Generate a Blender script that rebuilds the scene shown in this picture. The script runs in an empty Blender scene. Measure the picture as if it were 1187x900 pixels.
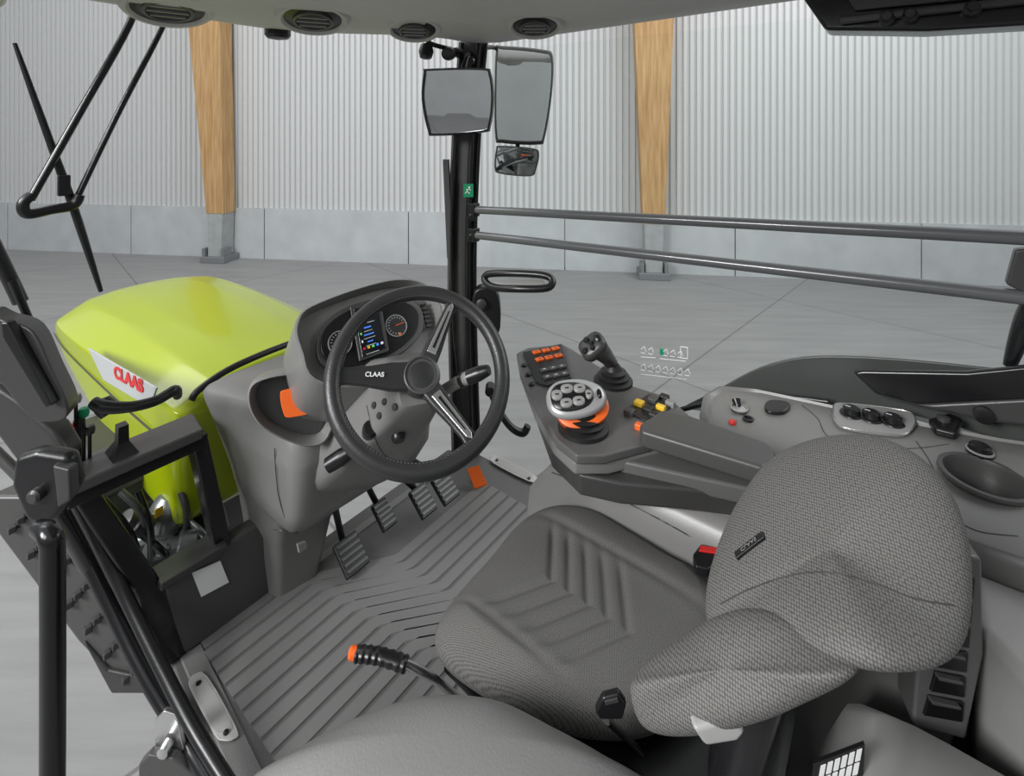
import bpy, bmesh, math
from mathutils import Vector, Matrix
from mathutils.bvhtree import BVHTree
V=Vector
sc=bpy.context.scene
try:
    sc.view_settings.view_transform='Standard'
except Exception: pass
FL=580.0; HC=2.6
F=V((-.79,.61,0)).normalized(); R=V((.61,.79,0)).normalized(); Z=V((0,0,1))
CAM=V((0,0,HC)); FLOOR=1.2
def ray(u,v): return V(((u-593.5)/FL,1,-(v-150)/FL))
def py(u,v,y): return CAM+ray(u,v)*y
def onp(u,v,p,n):
    d=ray(u,v); return CAM+d*((p-CAM).dot(n)/d.dot(n))
def pz(u,v,z): return onp(u,v,V((0,0,z)),Z)
def pf(u,v,f): return onp(u,v,F*f,F)
def pr(u,v,r): return onp(u,v,R*r,R)
def cab(f,r,z): return F*f+R*r+Z*z
# ---------------------------------------------------------------- materials
def mat(name,col,rough=.5,metal=0,bump=0,bscale=300,var=0,vscale=6,coat=0,emit=0):
    m=bpy.data.materials.new(name); m.use_nodes=True
    nt=m.node_tree; b=nt.nodes['Principled BSDF']
    b.inputs['Base Color'].default_value=(*col,1); b.inputs['Roughness'].default_value=rough
    b.inputs['Metallic'].default_value=metal
    if coat: b.inputs['Coat Weight'].default_value=coat; b.inputs['Coat Roughness'].default_value=.06
    if emit:
        b.inputs['Emission Color'].default_value=(*col,1); b.inputs['Emission Strength'].default_value=emit
    tc=nt.nodes.new('ShaderNodeTexCoord')
    if var:
        n=nt.nodes.new('ShaderNodeTexNoise'); n.inputs['Scale'].default_value=vscale; n.inputs['Detail'].default_value=5
        nt.links.new(tc.outputs['Object'],n.inputs['Vector'])
        r=nt.nodes.new('ShaderNodeValToRGB')
        r.color_ramp.elements[0].position=.3; r.color_ramp.elements[1].position=.7
        r.color_ramp.elements[0].color=(*[c*(1-var) for c in col],1)
        r.color_ramp.elements[1].color=(*[min(1,c*(1+var)) for c in col],1)
        nt.links.new(n.outputs['Fac'],r.inputs['Fac']); nt.links.new(r.outputs['Color'],b.inputs['Base Color'])
    if bump:
        n=nt.nodes.new('ShaderNodeTexNoise'); n.inputs['Scale'].default_value=bscale
        nt.links.new(tc.outputs['Object'],n.inputs['Vector'])
        bp=nt.nodes.new('ShaderNodeBump'); bp.inputs['Strength'].default_value=bump; bp.inputs['Distance'].default_value=.002
        nt.links.new(n.outputs['Fac'],bp.inputs['Height']); nt.links.new(bp.outputs['Normal'],b.inputs['Normal'])
    return m
GREY=mat('grey_plastic',(.178,.176,.171),.34,bump=.12,bscale=500)
GREYL=mat('light_grey_plastic',(.25,.248,.242),.36,bump=.12,bscale=500)
GREYD=mat('slate_grey_plastic',(.10,.10,.098),.36,bump=.12,bscale=500)
HEAD=mat('headliner_grey',(.52,.515,.50),.6,bump=.1)
DGREY=mat('dark_grey_plastic',(.042,.042,.041),.34,bump=.12,bscale=500)
DGREY2=mat('charcoal_panel',(.066,.066,.064),.36,bump=.1)
BLACK=mat('black_plastic',(.008,.008,.009),.32,bump=.08)
BLACKM=mat('black_paint',(.009,.009,.010),.2)
BARG=mat('grey_painted_tube',(.10,.104,.108),.25,coat=.4)
LEATH=mat('black_leather',(.028,.028,.029),.34,bump=.3,bscale=350)
VINYL=mat('grey_vinyl',(.21,.21,.205),.38,bump=.3,bscale=260)
RUB=mat('rubber',(.012,.012,.012),.5)
SILV=mat('satin_silver',(.65,.65,.65),.25,metal=.9)
FACE=mat('silver_faceplate',(.42,.42,.42),.3,metal=.4)
WHITE=mat('white_label',(.8,.8,.8),.5)
WHT2=mat('white_print',(.85,.85,.85),.5)
ORANGE=mat('orange_plastic',(.80,.13,.015),.35)
RED=mat('red_print',(.58,.02,.02),.4)
YEL=mat('yellow_plastic',(.85,.55,.03),.45)
GREEN=mat('lime_paint',(.32,.395,.002),.26,coat=.4)
DGREEN=mat('green_sign',(.0,.28,.12),.5)
MIR=mat('mirror_glass',(.9,.91,.92),.02,metal=1)
SCRN=mat('screen_glass',(.01,.012,.015),.12,coat=.5)
BLUE=mat('screen_blue',(.05,.2,.8),.4,emit=.4); SGRN=mat('screen_green',(.1,.6,.15),.4,emit=.3)
SWHT=mat('screen_white',(.7,.75,.8),.4,emit=.2)
MAT=mat('rubber_floor_mat',(.165,.165,.162),.40,bump=.3,bscale=200,var=.05,vscale=3)
MATD=mat('mat_groove_shade',(.105,.105,.103),.5,bump=.3,bscale=200)  # darker copy of the mat rubber; groove shade put into the colour
def woodmat():
    m=bpy.data.materials.new('glulam_wood'); m.use_nodes=True; nt=m.node_tree; b=nt.nodes['Principled BSDF']
    tc=nt.nodes.new('ShaderNodeTexCoord'); mp=nt.nodes.new('ShaderNodeMapping'); mp.inputs['Scale'].default_value=(9,9,.6)
    n=nt.nodes.new('ShaderNodeTexNoise'); n.inputs['Scale'].default_value=2.5; n.inputs['Detail'].default_value=8
    r=nt.nodes.new('ShaderNodeValToRGB'); r.color_ramp.elements[0].color=(.36,.20,.075,1); r.color_ramp.elements[1].color=(.56,.36,.17,1)
    r.color_ramp.elements[0].position=.3; r.color_ramp.elements[1].position=.7
    nt.links.new(tc.outputs['Object'],mp.inputs['Vector']); nt.links.new(mp.outputs['Vector'],n.inputs['Vector'])
    nt.links.new(n.outputs['Fac'],r.inputs['Fac']); nt.links.new(r.outputs['Color'],b.inputs['Base Color']); b.inputs['Roughness'].default_value=.6
    return m
WOOD=woodmat()
def fabric(name,c1,c2,scale):
    m=bpy.data.materials.new(name); m.use_nodes=True; nt=m.node_tree; b=nt.nodes['Principled BSDF']
    tc=nt.nodes.new('ShaderNodeTexCoord')
    mp=nt.nodes.new('ShaderNodeMapping'); mp.inputs['Rotation'].default_value=(0,0,math.radians(20)); mp.inputs['Scale'].default_value=(scale,scale*1.35,1)
    nt.links.new(tc.outputs['UV'],mp.inputs['Vector'])
    vo=nt.nodes.new('ShaderNodeTexVoronoi'); vo.voronoi_dimensions='2D'; vo.inputs['Scale'].default_value=1; vo.inputs['Randomness'].default_value=.2
    nt.links.new(mp.outputs['Vector'],vo.inputs['Vector'])
    r=nt.nodes.new('ShaderNodeValToRGB'); r.color_ramp.elements[0].position=.15; r.color_ramp.elements[1].position=.6
    r.color_ramp.elements[0].color=(*c1,1); r.color_ramp.elements[1].color=(*c2,1)
    nt.links.new(vo.outputs['Distance'],r.inputs['Fac']); nt.links.new(r.outputs['Color'],b.inputs['Base Color'])
    bp=nt.nodes.new('ShaderNodeBump'); bp.inputs['Strength'].default_value=.3; bp.inputs['Distance'].default_value=.001; bp.invert=True
    nt.links.new(vo.outputs['Distance'],bp.inputs['Height']); nt.links.new(bp.outputs['Normal'],b.inputs['Normal'])
    b.inputs['Roughness'].default_value=.8
    return m
FAB=fabric('woven_seat_fabric',(.15,.146,.14),(.055,.053,.051),320)
FAB2=fabric('woven_seat_fabric_coarse',(.20,.195,.187),(.062,.060,.058),235)
def glassmat():
    m=bpy.data.materials.new('window_glass'); m.use_nodes=True; nt=m.node_tree
    for n in list(nt.nodes):
        if n.type!='OUTPUT_MATERIAL': nt.nodes.remove(n)
    o=[n for n in nt.nodes if n.type=='OUTPUT_MATERIAL'][0]
    t=nt.nodes.new('ShaderNodeBsdfTransparent'); t.inputs[0].default_value=(.97,.985,.98,1)
    nt.links.new(t.outputs[0],o.inputs['Surface'])
    return m
GLASS=glassmat()
# ---------------------------------------------------------------- object tools
POS={}
def reg(o,parent,c):
    sc.collection.objects.link(o); POS[o.name]=V(c)
    if parent is not None:
        o.parent=parent; o.location=V(c)-POS[parent.name]
    else: o.location=V(c)
def thing(name,label,cat,loc,group=None):
    o=bpy.data.objects.new(name,None); o.empty_display_size=.05; reg(o,None,loc)
    o['label']=label; o['category']=cat
    if group: o['group']=group
    return o
def top(o,label,cat,group=None):
    o['label']=label; o['category']=cat
    if group: o['group']=group
    return o
def fin(name,bm,m,parent=None,smooth=True,ang=40,wn=False,sub=0,uv=None):
    bmesh.ops.recalc_face_normals(bm,faces=bm.faces)
    if uv:
        L=bm.loops.layers.uv.new('UVMap')
        for f in bm.faces:
            for l in f.loops: l[L].uv=(l.vert.co.dot(uv[0]),l.vert.co.dot(uv[1]))
    lo=V((1e9,)*3); hi=V((-1e9,)*3)
    for v in bm.verts:
        for i in range(3):
            lo[i]=min(lo[i],v.co[i]); hi[i]=max(hi[i],v.co[i])
    c=(lo+hi)/2
    for v in bm.verts: v.co-=c
    me=bpy.data.meshes.new(name); bm.to_mesh(me); bm.free()
    me.materials.append(m)
    for p in me.polygons: p.use_smooth=smooth
    if smooth and ang<180: me.set_sharp_from_angle(angle=math.radians(ang))
    o=bpy.data.objects.new(name,me); reg(o,parent,c)
    if sub:
        s=o.modifiers.new('s','SUBSURF'); s.levels=sub; s.render_levels=sub
    if wn: o.modifiers.new('w','WEIGHTED_NORMAL')
    return o
def bev(bm,w,seg=3,minang=25):
    if w<=0: return
    es=[e for e in bm.edges if len(e.link_faces)==2 and e.calc_face_angle(0)>math.radians(minang)]
    bmesh.ops.bevel(bm,geom=es,offset=w,segments=seg,profile=.5,affect='EDGES',clamp_overlap=True)
def add_prism(bm,pts,vec):
    a=[bm.verts.new(p) for p in pts]; b=[bm.verts.new(V(p)+vec) for p in pts]
    n=len(pts); bm.faces.new(a); bm.faces.new(b[::-1])
    for i in range(n): bm.faces.new((a[i],b[i],b[(i+1)%n],a[(i+1)%n]))
def prism(name,pts,vec,m,parent=None,bv=.004,seg=3):
    bm=bmesh.new(); add_prism(bm,pts,vec); bmesh.ops.recalc_face_normals(bm,faces=bm.faces); bev(bm,bv,seg)
    return fin(name,bm,m,parent,ang=50,wn=True)
def add_box(bm,c,ax,h):
    vs=[]
    for i in (-1,1):
        for j in (-1,1):
            for k in (-1,1): vs.append(bm.verts.new(V(c)+ax[0]*h[0]*i+ax[1]*h[1]*j+ax[2]*h[2]*k))
    for q in ((0,1,3,2),(4,6,7,5),(0,4,5,1),(2,3,7,6),(0,2,6,4),(1,5,7,3)): bm.faces.new([vs[i] for i in q])
CAX=(F,R,Z); WAX=(V((1,0,0)),V((0,1,0)),Z)
def box(name,c,h,m,parent=None,ax=CAX,bv=.004,seg=3):
    bm=bmesh.new(); add_box(bm,c,ax,h); bmesh.ops.recalc_face_normals(bm,faces=bm.faces); bev(bm,bv,seg)
    return fin(name,bm,m,parent,ang=50,wn=True)
def spline(pts,k=6,closed=False):
    pts=[V(p) for p in pts]; n=len(pts); out=[]
    rng=range(n) if closed else range(n-1)
    for i in rng:
        if closed: p0,p1,p2,p3=pts[i-1],pts[i],pts[(i+1)%n],pts[(i+2)%n]
        else: p0,p1,p2,p3=pts[max(i-1,0)],pts[i],pts[i+1],pts[min(i+2,n-1)]
        for j in range(k):
            t=j/k
            out.append(.5*((2*p1)+(p2-p0)*t+(2*p0-5*p1+4*p2-p3)*t*t+(3*p1-p0-3*p2+p3)*t**3))
    if not closed: out.append(pts[-1])
    return out
def add_rings(bm,rings,closed=False,caps=True):
    R_=[[bm.verts.new(p) for p in r] for r in rings]; n=len(R_[0]); k=len(R_)
    for i in range(k if closed else k-1):
        a,b=R_[i],R_[(i+1)%k]
        for j in range(n): bm.faces.new((a[j],a[(j+1)%n],b[(j+1)%n],b[j]))
    if caps and not closed: bm.faces.new(R_[0][::-1]); bm.faces.new(R_[-1])
def add_tube(bm,pts,r,closed=False,n=12,flat=None):
    k=len(pts); rs=r if isinstance(r,(list,tuple)) else [r]*k
    if len(rs)!=k:
        m=len(rs); out=[]
        for i in range(k):
            x=i/(k-1)*(m-1); j=min(int(x),m-2); out.append(rs[j]*(1-(x-j))+rs[j+1]*(x-j))
        rs=out
    rings=[]; up=None
    for i in range(k):
        if closed: t=(pts[(i+1)%k]-pts[i-1])
        else: t=pts[min(i+1,k-1)]-pts[max(i-1,0)]
        t.normalize()
        if up is None:
            up=Z if abs(t.z)<.9 else V((1,0,0))
        up=(up-t*up.dot(t))
        if up.length<1e-4: up=t.orthogonal()
        up.normalize(); s=t.cross(up)
        rings.append([pts[i]+(up*math.cos(a)*(flat or 1)+s*math.sin(a))*rs[i] for a in [2*math.pi*j/n for j in range(n)]])
    add_rings(bm,rings,closed)
def tube(name,pts,r,m,parent=None,k=6,closed=False,n=12,sm=True,flat=None):
    bm=bmesh.new(); P=spline(pts,k,closed) if sm else [V(p) for p in pts]
    add_tube(bm,P,r,closed,n,flat); return fin(name,bm,m,parent,ang=60)
def add_lathe(bm,o,ax,prof,n=32,sx=1,sy=1):
    ax=V(ax).normalized(); a=ax.orthogonal().normalized() if abs(ax.z)<.99 else F.copy()
    b=ax.cross(a)
    add_rings(bm,[[V(o)+ax*h+(a*math.cos(t)*sx+b*math.sin(t)*sy)*max(r,1e-4) for t in [2*math.pi*j/n for j in range(n)]] for r,h in prof])
def lathe(name,o,ax,prof,m,parent=None,n=32,ang=35,sx=1,sy=1):
    bm=bmesh.new(); add_lathe(bm,o,ax,prof,n,sx,sy); return fin(name,bm,m,parent,ang=ang)
def loft(name,rings,m,parent=None,ang=60,sub=0,closed=False,uv=None):
    bm=bmesh.new(); add_rings(bm,rings,closed); return fin(name,bm,m,parent,ang=ang,sub=sub,uv=uv)
def text(name,s,p,xd,yd,size,m,parent=None,ext=.0006,bold=0,align='CENTER',shear=0,xs=1):
    cu=bpy.data.curves.new(name,'FONT'); cu.body=s; cu.size=size; cu.extrude=ext; cu.offset=bold*size
    cu.align_x=align; cu.align_y='CENTER'; cu.shear=shear
    o=bpy.data.objects.new('tmp',cu); sc.collection.objects.link(o)
    bpy.context.view_layer.update()
    me=bpy.data.meshes.new_from_object(o.evaluated_get(bpy.context.evaluated_depsgraph_get()))
    bpy.data.objects.remove(o)
    xd=V(xd).normalized(); yd=V(yd); yd=(yd-xd*yd.dot(xd)).normalized(); n=xd.cross(yd)
    me.transform(Matrix((( xd.x*xs,yd.x,n.x,p[0]),(xd.y*xs,yd.y,n.y,p[1]),(xd.z*xs,yd.z,n.z,p[2]),(0,0,0,1))))
    bm=bmesh.new(); bm.from_mesh(me); bpy.data.meshes.remove(me)
    return fin(name,bm,m,parent,smooth=False)
def pillow(name,outline,m,parent,dome,side,k=5,tuck=.85,disp=None,rings=26,flatp=4,round_=.02,uv=None):
    P=spline(outline,k,True); c=sum(P,V((0,0,0)))/len(P)
    rr=[]
    for i in range(1,rings+1):
        s=(i/rings)
        ring=[]
        for p in P:
            q=c+(p-c)*s; q=V((q.x,q.y,q.z+dome*(1-s**2)-round_*s**flatp))
            if disp: q.z+=disp(q,s)
            ring.append(q)
        rr.append(ring)
    for a,dz in ((1.025,.25),(1.035,.5),(1.02,.78),(.97,.95),(tuck,1)):
        rr.append([V((c.x+(p.x-c.x)*a,c.y+(p.y-c.y)*a,p.z-round_-side*dz)) for p in P])
    bm=bmesh.new(); add_rings(bm,rr)
    return fin(name,bm,m,parent,ang=80,uv=uv)
def inflate(name,outline,n,bf,bb,m,parent,k=6,uv=None,disp=None,rings=24,pw=2.6):
    P=spline(outline,k,True); c=sum(P,V((0,0,0)))/len(P); n=V(n).normalized(); rr=[]
    for sgn,b in ((1,bf),(-1,bb)):
        seq=[math.sin(math.pi/2*i/rings) for i in range(1,rings+1)]
        if sgn<0: seq=seq[:-1][::-1]
        for s in seq:
            h=b*max(0,1-s**pw)**.5
            ring=[]
            for p in P:
                q=c+(p-c)*s+n*h*sgn
                if disp and sgn>0: q+=n*disp(q,s)
                ring.append(q)
            rr.append(ring)
    bm=bmesh.new(); add_rings(bm,rr)
    return fin(name,bm,m,parent,ang=180,uv=uv)
BV={}
def hit(o,u,v,off=0):
    if o.name not in BV:
        me=o.data; c=POS[o.name]
        BV[o.name]=BVHTree.FromPolygons([x.co+c for x in me.vertices],[tuple(p.vertices) for p in me.polygons])
    d=ray(u,v).normalized(); p,n,i,ds_=BV[o.name].ray_cast(CAM,d)
    if p is None: return None,None
    if n.dot(d)>0: n=-n
    return p+n*off,n
def seam(name,o,pts,r,m,parent,off=0):
    P=[hit(o,u,v,off)[0] for u,v in pts]; P=[p for p in P if p is not None]
    if len(P)>1: tube(name,P,r,m,parent,k=3,n=6)
def dense(pts,k=6):
    return [(p.x,p.y) for p in spline([V((a,b,0)) for a,b in pts],k)]
def cut(o,cutter_bm):
    bmesh.ops.recalc_face_normals(cutter_bm,faces=cutter_bm.faces)
    me=bpy.data.meshes.new('c'); cutter_bm.to_mesh(me); cutter_bm.free()
    c=bpy.data.objects.new('c',me); sc.collection.objects.link(c); c.location=(0,0,0)
    bpy.context.view_layer.update()
    md=o.modifiers.new('b','BOOLEAN'); md.object=c; md.operation='DIFFERENCE'; md.solver='EXACT'
    bpy.context.view_layer.update()
    nm=bpy.data.meshes.new_from_object(o.evaluated_get(bpy.context.evaluated_depsgraph_get()))
    o.modifiers.remove(md); o.data=nm; bpy.data.objects.remove(c)
# ---------------------------------------------------------------- HALL
def structure(o): o['kind']='structure'; return o
def floormat():
    m=bpy.data.materials.new('hall_concrete_floor'); m.use_nodes=True; nt=m.node_tree; b=nt.nodes['Principled BSDF']
    tc=nt.nodes.new('ShaderNodeTexCoord'); mp=nt.nodes.new('ShaderNodeMapping'); mp.inputs['Rotation'].default_value=(0,0,math.radians(45)); mp.inputs['Location'].default_value=(1.1,.5,0)
    br=nt.nodes.new('ShaderNodeTexBrick'); br.offset=0; br.inputs['Scale'].default_value=1; br.inputs['Brick Width'].default_value=3.4; br.inputs['Row Height'].default_value=3.4
    br.inputs['Mortar Size'].default_value=.010; br.inputs['Color1'].default_value=(.245,.245,.245,1); br.inputs['Color2'].default_value=(.255,.255,.255,1); br.inputs['Mortar'].default_value=(.14,.14,.14,1)
    nt.links.new(tc.outputs['Object'],mp.inputs['Vector']); nt.links.new(mp.outputs['Vector'],br.inputs['Vector'])
    mp2=nt.nodes.new('ShaderNodeMapping'); mp2.inputs['Scale'].default_value=(.4,3.5,1); mp2.inputs['Rotation'].default_value=(0,0,math.radians(12))
    n=nt.nodes.new('ShaderNodeTexNoise'); n.inputs['Scale'].default_value=2.2; n.inputs['Detail'].default_value=9; n.inputs['Roughness'].default_value=.65
    nt.links.new(tc.outputs['Object'],mp2.inputs['Vector']); nt.links.new(mp2.outputs['Vector'],n.inputs['Vector'])
    mr=nt.nodes.new('ShaderNodeMapRange'); mr.inputs['From Min'].default_value=.3; mr.inputs['From Max'].default_value=.7; mr.inputs['To Min'].default_value=.86; mr.inputs['To Max'].default_value=1.10
    nt.links.new(n.outputs['Fac'],mr.inputs['Value'])
    mx=nt.nodes.new('ShaderNodeMixRGB'); mx.blend_type='MULTIPLY'; mx.inputs[0].default_value=1
    nt.links.new(br.outputs['Color'],mx.inputs[1]); nt.links.new(mr.outputs['Result'],mx.inputs[2]); nt.links.new(mx.outputs[0],b.inputs['Base Color'])
    b.inputs['Roughness'].default_value=.55
    return m
bm=bmesh.new(); add_box(bm,V((-2,0,-.05)),WAX,(24,18,.05)); structure(fin('floor',bm,floormat(),smooth=False))
dW=V((1,-.133,0)).normalized(); nW=V((-.133,-1,0)).normalized()
def wl(t,d,z): return V((0,9.42,0))+dW*t+nW*d+Z*z
SHEET=mat('sheet_metal_wall',(.58,.59,.59),.45,metal=.0)
bm=bmesh.new(); prof=[]; t=-17.0
while t<15:
    prof+= [(t,0),(t+.060,0),(t+.076,-.040),(t+.100,-.040)]; t+=.115
lo_=[bm.verts.new(wl(a,b-.02,1.0)) for a,b in prof]; hi_=[bm.verts.new(wl(a,b-.02,8)) for a,b in prof]
for i in range(len(prof)-1): bm.faces.new((lo_[i],lo_[i+1],hi_[i+1],hi_[i]))
structure(fin('wall_back',bm,SHEET,smooth=False))
PL=mat('plinth_concrete',(.46,.485,.495),.7,var=.08,vscale=2.5)
bm=bmesh.new(); t=-17
while t<15:
    add_box(bm,wl(t+1.49,-.06,.505),(dW,nW,Z),(1.49,.1,.505)); t+=3.0
bev(bm,.008,1); structure(fin('baseboard_back',bm,PL,smooth=False))
HW=mat('hall_side_wall',(.62,.63,.63),.6,var=.08,vscale=.6)
for nm,c,h in (('wall_front',V((-2,-12,4)),(24,.1,4)),('wall_right',V((17,-2,4)),(.1,10,4)),('wall_left',V((-20,-2,4)),(.1,10,4))):
    bm=bmesh.new(); add_box(bm,c,WAX,h); structure(fin(nm,bm,HW,smooth=False))
GALV=mat('galvanised_steel',(.25,.26,.27),.45,metal=.5); CPOST=mat('grey_concrete_post',(.33,.35,.35),.7,var=.1)
for (tc_,lean) in ((-5.80,-.24),(2.54,.0)):
    col=thing('timber_column','tapered glued timber column on a steel foot against the corrugated wall','column',wl(tc_,.1,0),'timber hall columns')
    def sect(z,w,off): return [wl(tc_+off-w,.08,z),wl(tc_+off+w,.08,z),wl(tc_+off+w,.42,z),wl(tc_+off-w,.42,z)]
    loft('shaft',[sect(.95,.18,0),sect(7.5,.46,lean*1.7)],WOOD,col,ang=20)
    loft('base_post',[sect(.12,.14,0),sect(.96,.16,0)],CPOST,col,ang=20)
    box('steel_foot',wl(tc_,.28,.06),(.26,.22,.06),GALV,col,ax=(dW,nW,Z),bv=.01)
    for s in (-1,1): box('foot_bracket',wl(tc_+s*.2,.36,.16),(.03,.12,.12),GALV,col,ax=(dW,nW,Z),bv=.005)
# ---------------------------------------------------------------- CAB ROOF
ZR=2.96
roof=thing('cab_roof','light grey moulded cab headliner with round air vents','roof',cab(.4,.8,ZR))
ol=[(1.80,.15),(1.83,.5),(1.83,.87),(1.72,1.08),(1.555,1.26),(1.46,1.42),(1.44,1.56),(1.36,1.63),(1.2,1.64),(.2,1.62),(-1.0,1.6),(-1.1,1.5),(-1.1,.15),(-1.0,.02),(.3,-.04),(1.2,-.06),(1.6,.0)]
P=spline([cab(f,r,ZR) for f,r in ol],4,True); c0=cab(.35,.8,ZR)
rr=[]
for s,dz in ((.02,.012),(.5,.012),(.80,.010),(.84,-.004),(.95,.0),(.985,.004),(1,.02),(1.01,.05),(1.0,.12),(.95,.18),(.5,.2),(.02,.2)):
    rr.append([V((c0.x+(p.x-c0.x)*s,c0.y+(p.y-c0.y)*s,ZR+dz)) for p in P])
loft('headliner',rr,HEAD,roof,ang=60)
for (u,v,w) in ((195,9,88),(363,21,76),(480,33,60),(620,29,62),(900,-60,90),(-60,-10,90)):
    c=pz(u,v,ZR); rad=w/2*c.y/FL
    axv=(V((-c.x*.16,-c.y*.16,0))-Z).normalized()
    vt=lathe('air_vent',c,axv,[(rad*1.15,-.03),(rad*1.06,.004),(rad*.98,.012),(rad*.90,.013),(rad*.82,.004),(rad*.3,.0)],HEAD,roof)
    bm=bmesh.new(); add_lathe(bm,c,axv,[(rad*.84,.004),(rad*.80,.0065),(.001,.0065)],32); fin('vent_core',bm,BLACK,vt)
    lathe('vent_nozzle',c,axv,[(rad*.58,.004),(rad*.58,.016),(rad*.50,.018),(rad*.46,.010)],DGREY2,vt)
    sd_=axv.cross(Z).normalized(); fd_=axv.cross(sd_).normalized()
    for j in (-1,0,1):
        hw=math.sqrt(max(.05,.47**2-(j*.26)**2))*rad
        box('vent_slat',c+fd_*(j*.26*rad)+axv*.013,(.003,hw,.004),GREYL,vt,ax=(fd_,sd_,axv),bv=.001)
lathe('ceiling_lamp',pz(322,37,ZR),(0,0,-1),[(.045,-.01),(.045,.012),(.036,.024),(.001,.03)],BLACK,roof)
ov=thing('overhead_console','black overhead console with latches under the roof edge','console',cab(-.1,1.46,2.9))
prism('console_body',[cab(.19,1.42,2.93),cab(.14,1.42,2.84),cab(-.05,1.42,2.815),(cab(-.7,1.42,2.79)),cab(-.7,1.42,2.93)],R*.1,BLACKM,ov,bv=.01)
box('console_rail',cab(-.15,1.40,2.855),(.26,.012,.008),DGREY,ov)
prism('console_recess',[cab(.10,1.415,2.92),cab(.08,1.415,2.875),cab(-.3,1.415,2.865),cab(-.3,1.415,2.92)],R*-.008,DGREY,ov,bv=.004)
for f in (.02,-.02,-.12):
    lathe('latch',cab(f,1.42,2.85),-R,[(.016,0),(.016,.03),(.009,.035),(.009,.05)],BLACK,ov,16)
# ---------------------------------------------------------------- PILLARS
ap=thing('cab_pillar','black roof pillar carrying mirrors, safety sticker and seals','pillar',cab(1.49,1.6,1.2))
ptsA=[(549,50),(544,110),(539,200),(536,300),(537,400),(541,525)]
rings=[]
for p in spline([py(u,v,2.2) for u,v in ptsA],5):
    rings.append([p+X for X in (V((-.062,-.03,0)),V((-.03,-.055,0)),V((.035,-.055,0)),V((.058,-.03,0)),V((.058,.05,0)),V((-.062,.05,0)))])
loft('pillar_post',rings,DGREY2,ap,ang=40)
tube('door_seal',[py(u+6,v,2.13) for u,v in ptsA],.012,BLACK,ap)
tube('door_edge',[py(u-13,v,2.13) for u,v in ptsA],.010,BLACKM,ap)
tube('door_edge',[py(u+14,v,2.15) for u,v in ptsA],.010,BLACKM,ap)
s0=py(543,221,2.115)
box('exit_sticker',s0,(.021,.003,.028),DGREEN,ap,ax=WAX,bv=.001)
s_=s0+V((0,-.005,0))
bm=bmesh.new(); add_lathe(bm,s_+V((.004,0,.014)),(0,-1,0),[(.0045,0),(.0045,.002)],12)
for a,b_ in (((0,.008),(-.006,-.004)),((-.006,-.004),(-.013,-.012)),((-.004,-.004),(.006,-.012)),((0,.008),(.011,.002)),((0,.006),(-.010,.004))):
    add_tube(bm,[s_+V((a[0],0,a[1])),s_+V((b_[0],0,b_[1]))],.002,n=6)
fin('running_figure',bm,WHT2,ap)
prism('pillar_trim',[py(513,185,2.12),py(520,185,2.12),py(525,300,2.12),(py(518,300,2.12))],V((0,.03,0)),DGREY2,ap,.003)
tube('pillar_cable',[py(524,210,2.1),py(523,300,2.1),py(526,380,2.1),py(531,430,2.12)],.006,BLACK,ap)
for (u,v) in ((530,62),(546,72),(549,250),(549,273)):
    lathe('pillar_bolt',py(u,v,2.13),(0,-1,0),[(.02,0),(.02,.04),(.013,.048)],BLACK,ap,14)
lp=thing('cab_pillar','slim black front roof pillar beside the wiper','pillar',cab(1.6,.3,1.8))
tube('pillar_post',[pf(-120,60,1.62),pf(-60,180,1.62),pf(0,300,1.62),pf(24,350,1.62)],.015,BLACKM,lp)
tube('pillar_strip',[pf(14,325,1.6),pf(40,385,1.6),pf(66,442,1.6)],[.009,.006],BLACK,lp)
box('pillar_foot',pf(66,440,1.6),(.016,.010,.010),BLACK,lp)
for nm,(a,b_) in (('upper',((547,243),(1187,276))),('lower',((547,272),(1187,345)))):
    p=py(a[0],a[1],2.11); q=pr(b_[0],b_[1],1.57); d=(q-p)
    o=thing('guard_rail','grey painted steel tube across the side window','rail',(p+q)/2,'side window guard rails')
    tube('rail_tube',[p,p+d*.3,p+d*.7,p+d*1.25],.0165,BARG,o,k=3,n=16)
    box('rail_clamp',p+d*.005,(.02,.02,.028),BLACK,o)
o=thing('rail_bracket','black bracket joining the two guard rails','bracket',pr(1182,312,1.57))
prism('bracket_plate',[pr(1177,290,1.56),pr(1195,288,1.56),pr(1198,345,1.56),pr(1166,330,1.56)],R*.03,DGREY,o,.005)
pts=[cab(1.40,1.66,1.25),cab(.2,1.67,1.72),cab(-.3,1.67,1.9),cab(-.9,1.67,1.9),cab(-.9,1.67,2.9),cab(1.40,1.66,2.94)]
sw=top(prism('side_window',pts,R*.004,GLASS,None,0),'clear side window pane with small white instruction decal','window')
bm=bmesh.new()
def wp(u,v): return onp(u,v,cab(1.4,1.655,2),R)
def ln(u0,v0,u1,v1,r=.0014): add_tube(bm,[wp(u0,v0),wp(u1,v1)],r,n=5)
for row,(n_,y0) in enumerate(((6,405),(7,425))):
    for i in range(n_):
        u=743+i*8.5; dy=i*1.0
        if row==0 and i in(2,): continue
        ln(u,y0+dy,u+4,y0+dy-3); ln(u+4,y0+dy-3,u+6,y0+dy+3); ln(u,y0+dy+4,u+5,y0+dy+5)
ln(743,414,760,415);ln(765,416,795,419);ln(743,434,796,440)
ln(789,402,797,403);ln(797,403,797,416);ln(797,416,789,415);ln(789,415,789,402)
fin('window_decal',bm,WHT2,sw)
bm=bmesh.new(); add_box(bm,wp(767,408),(F,R,Z),(.006,.002,.010)); fin('decal_green_mark',bm,DGREEN,sw)
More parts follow.
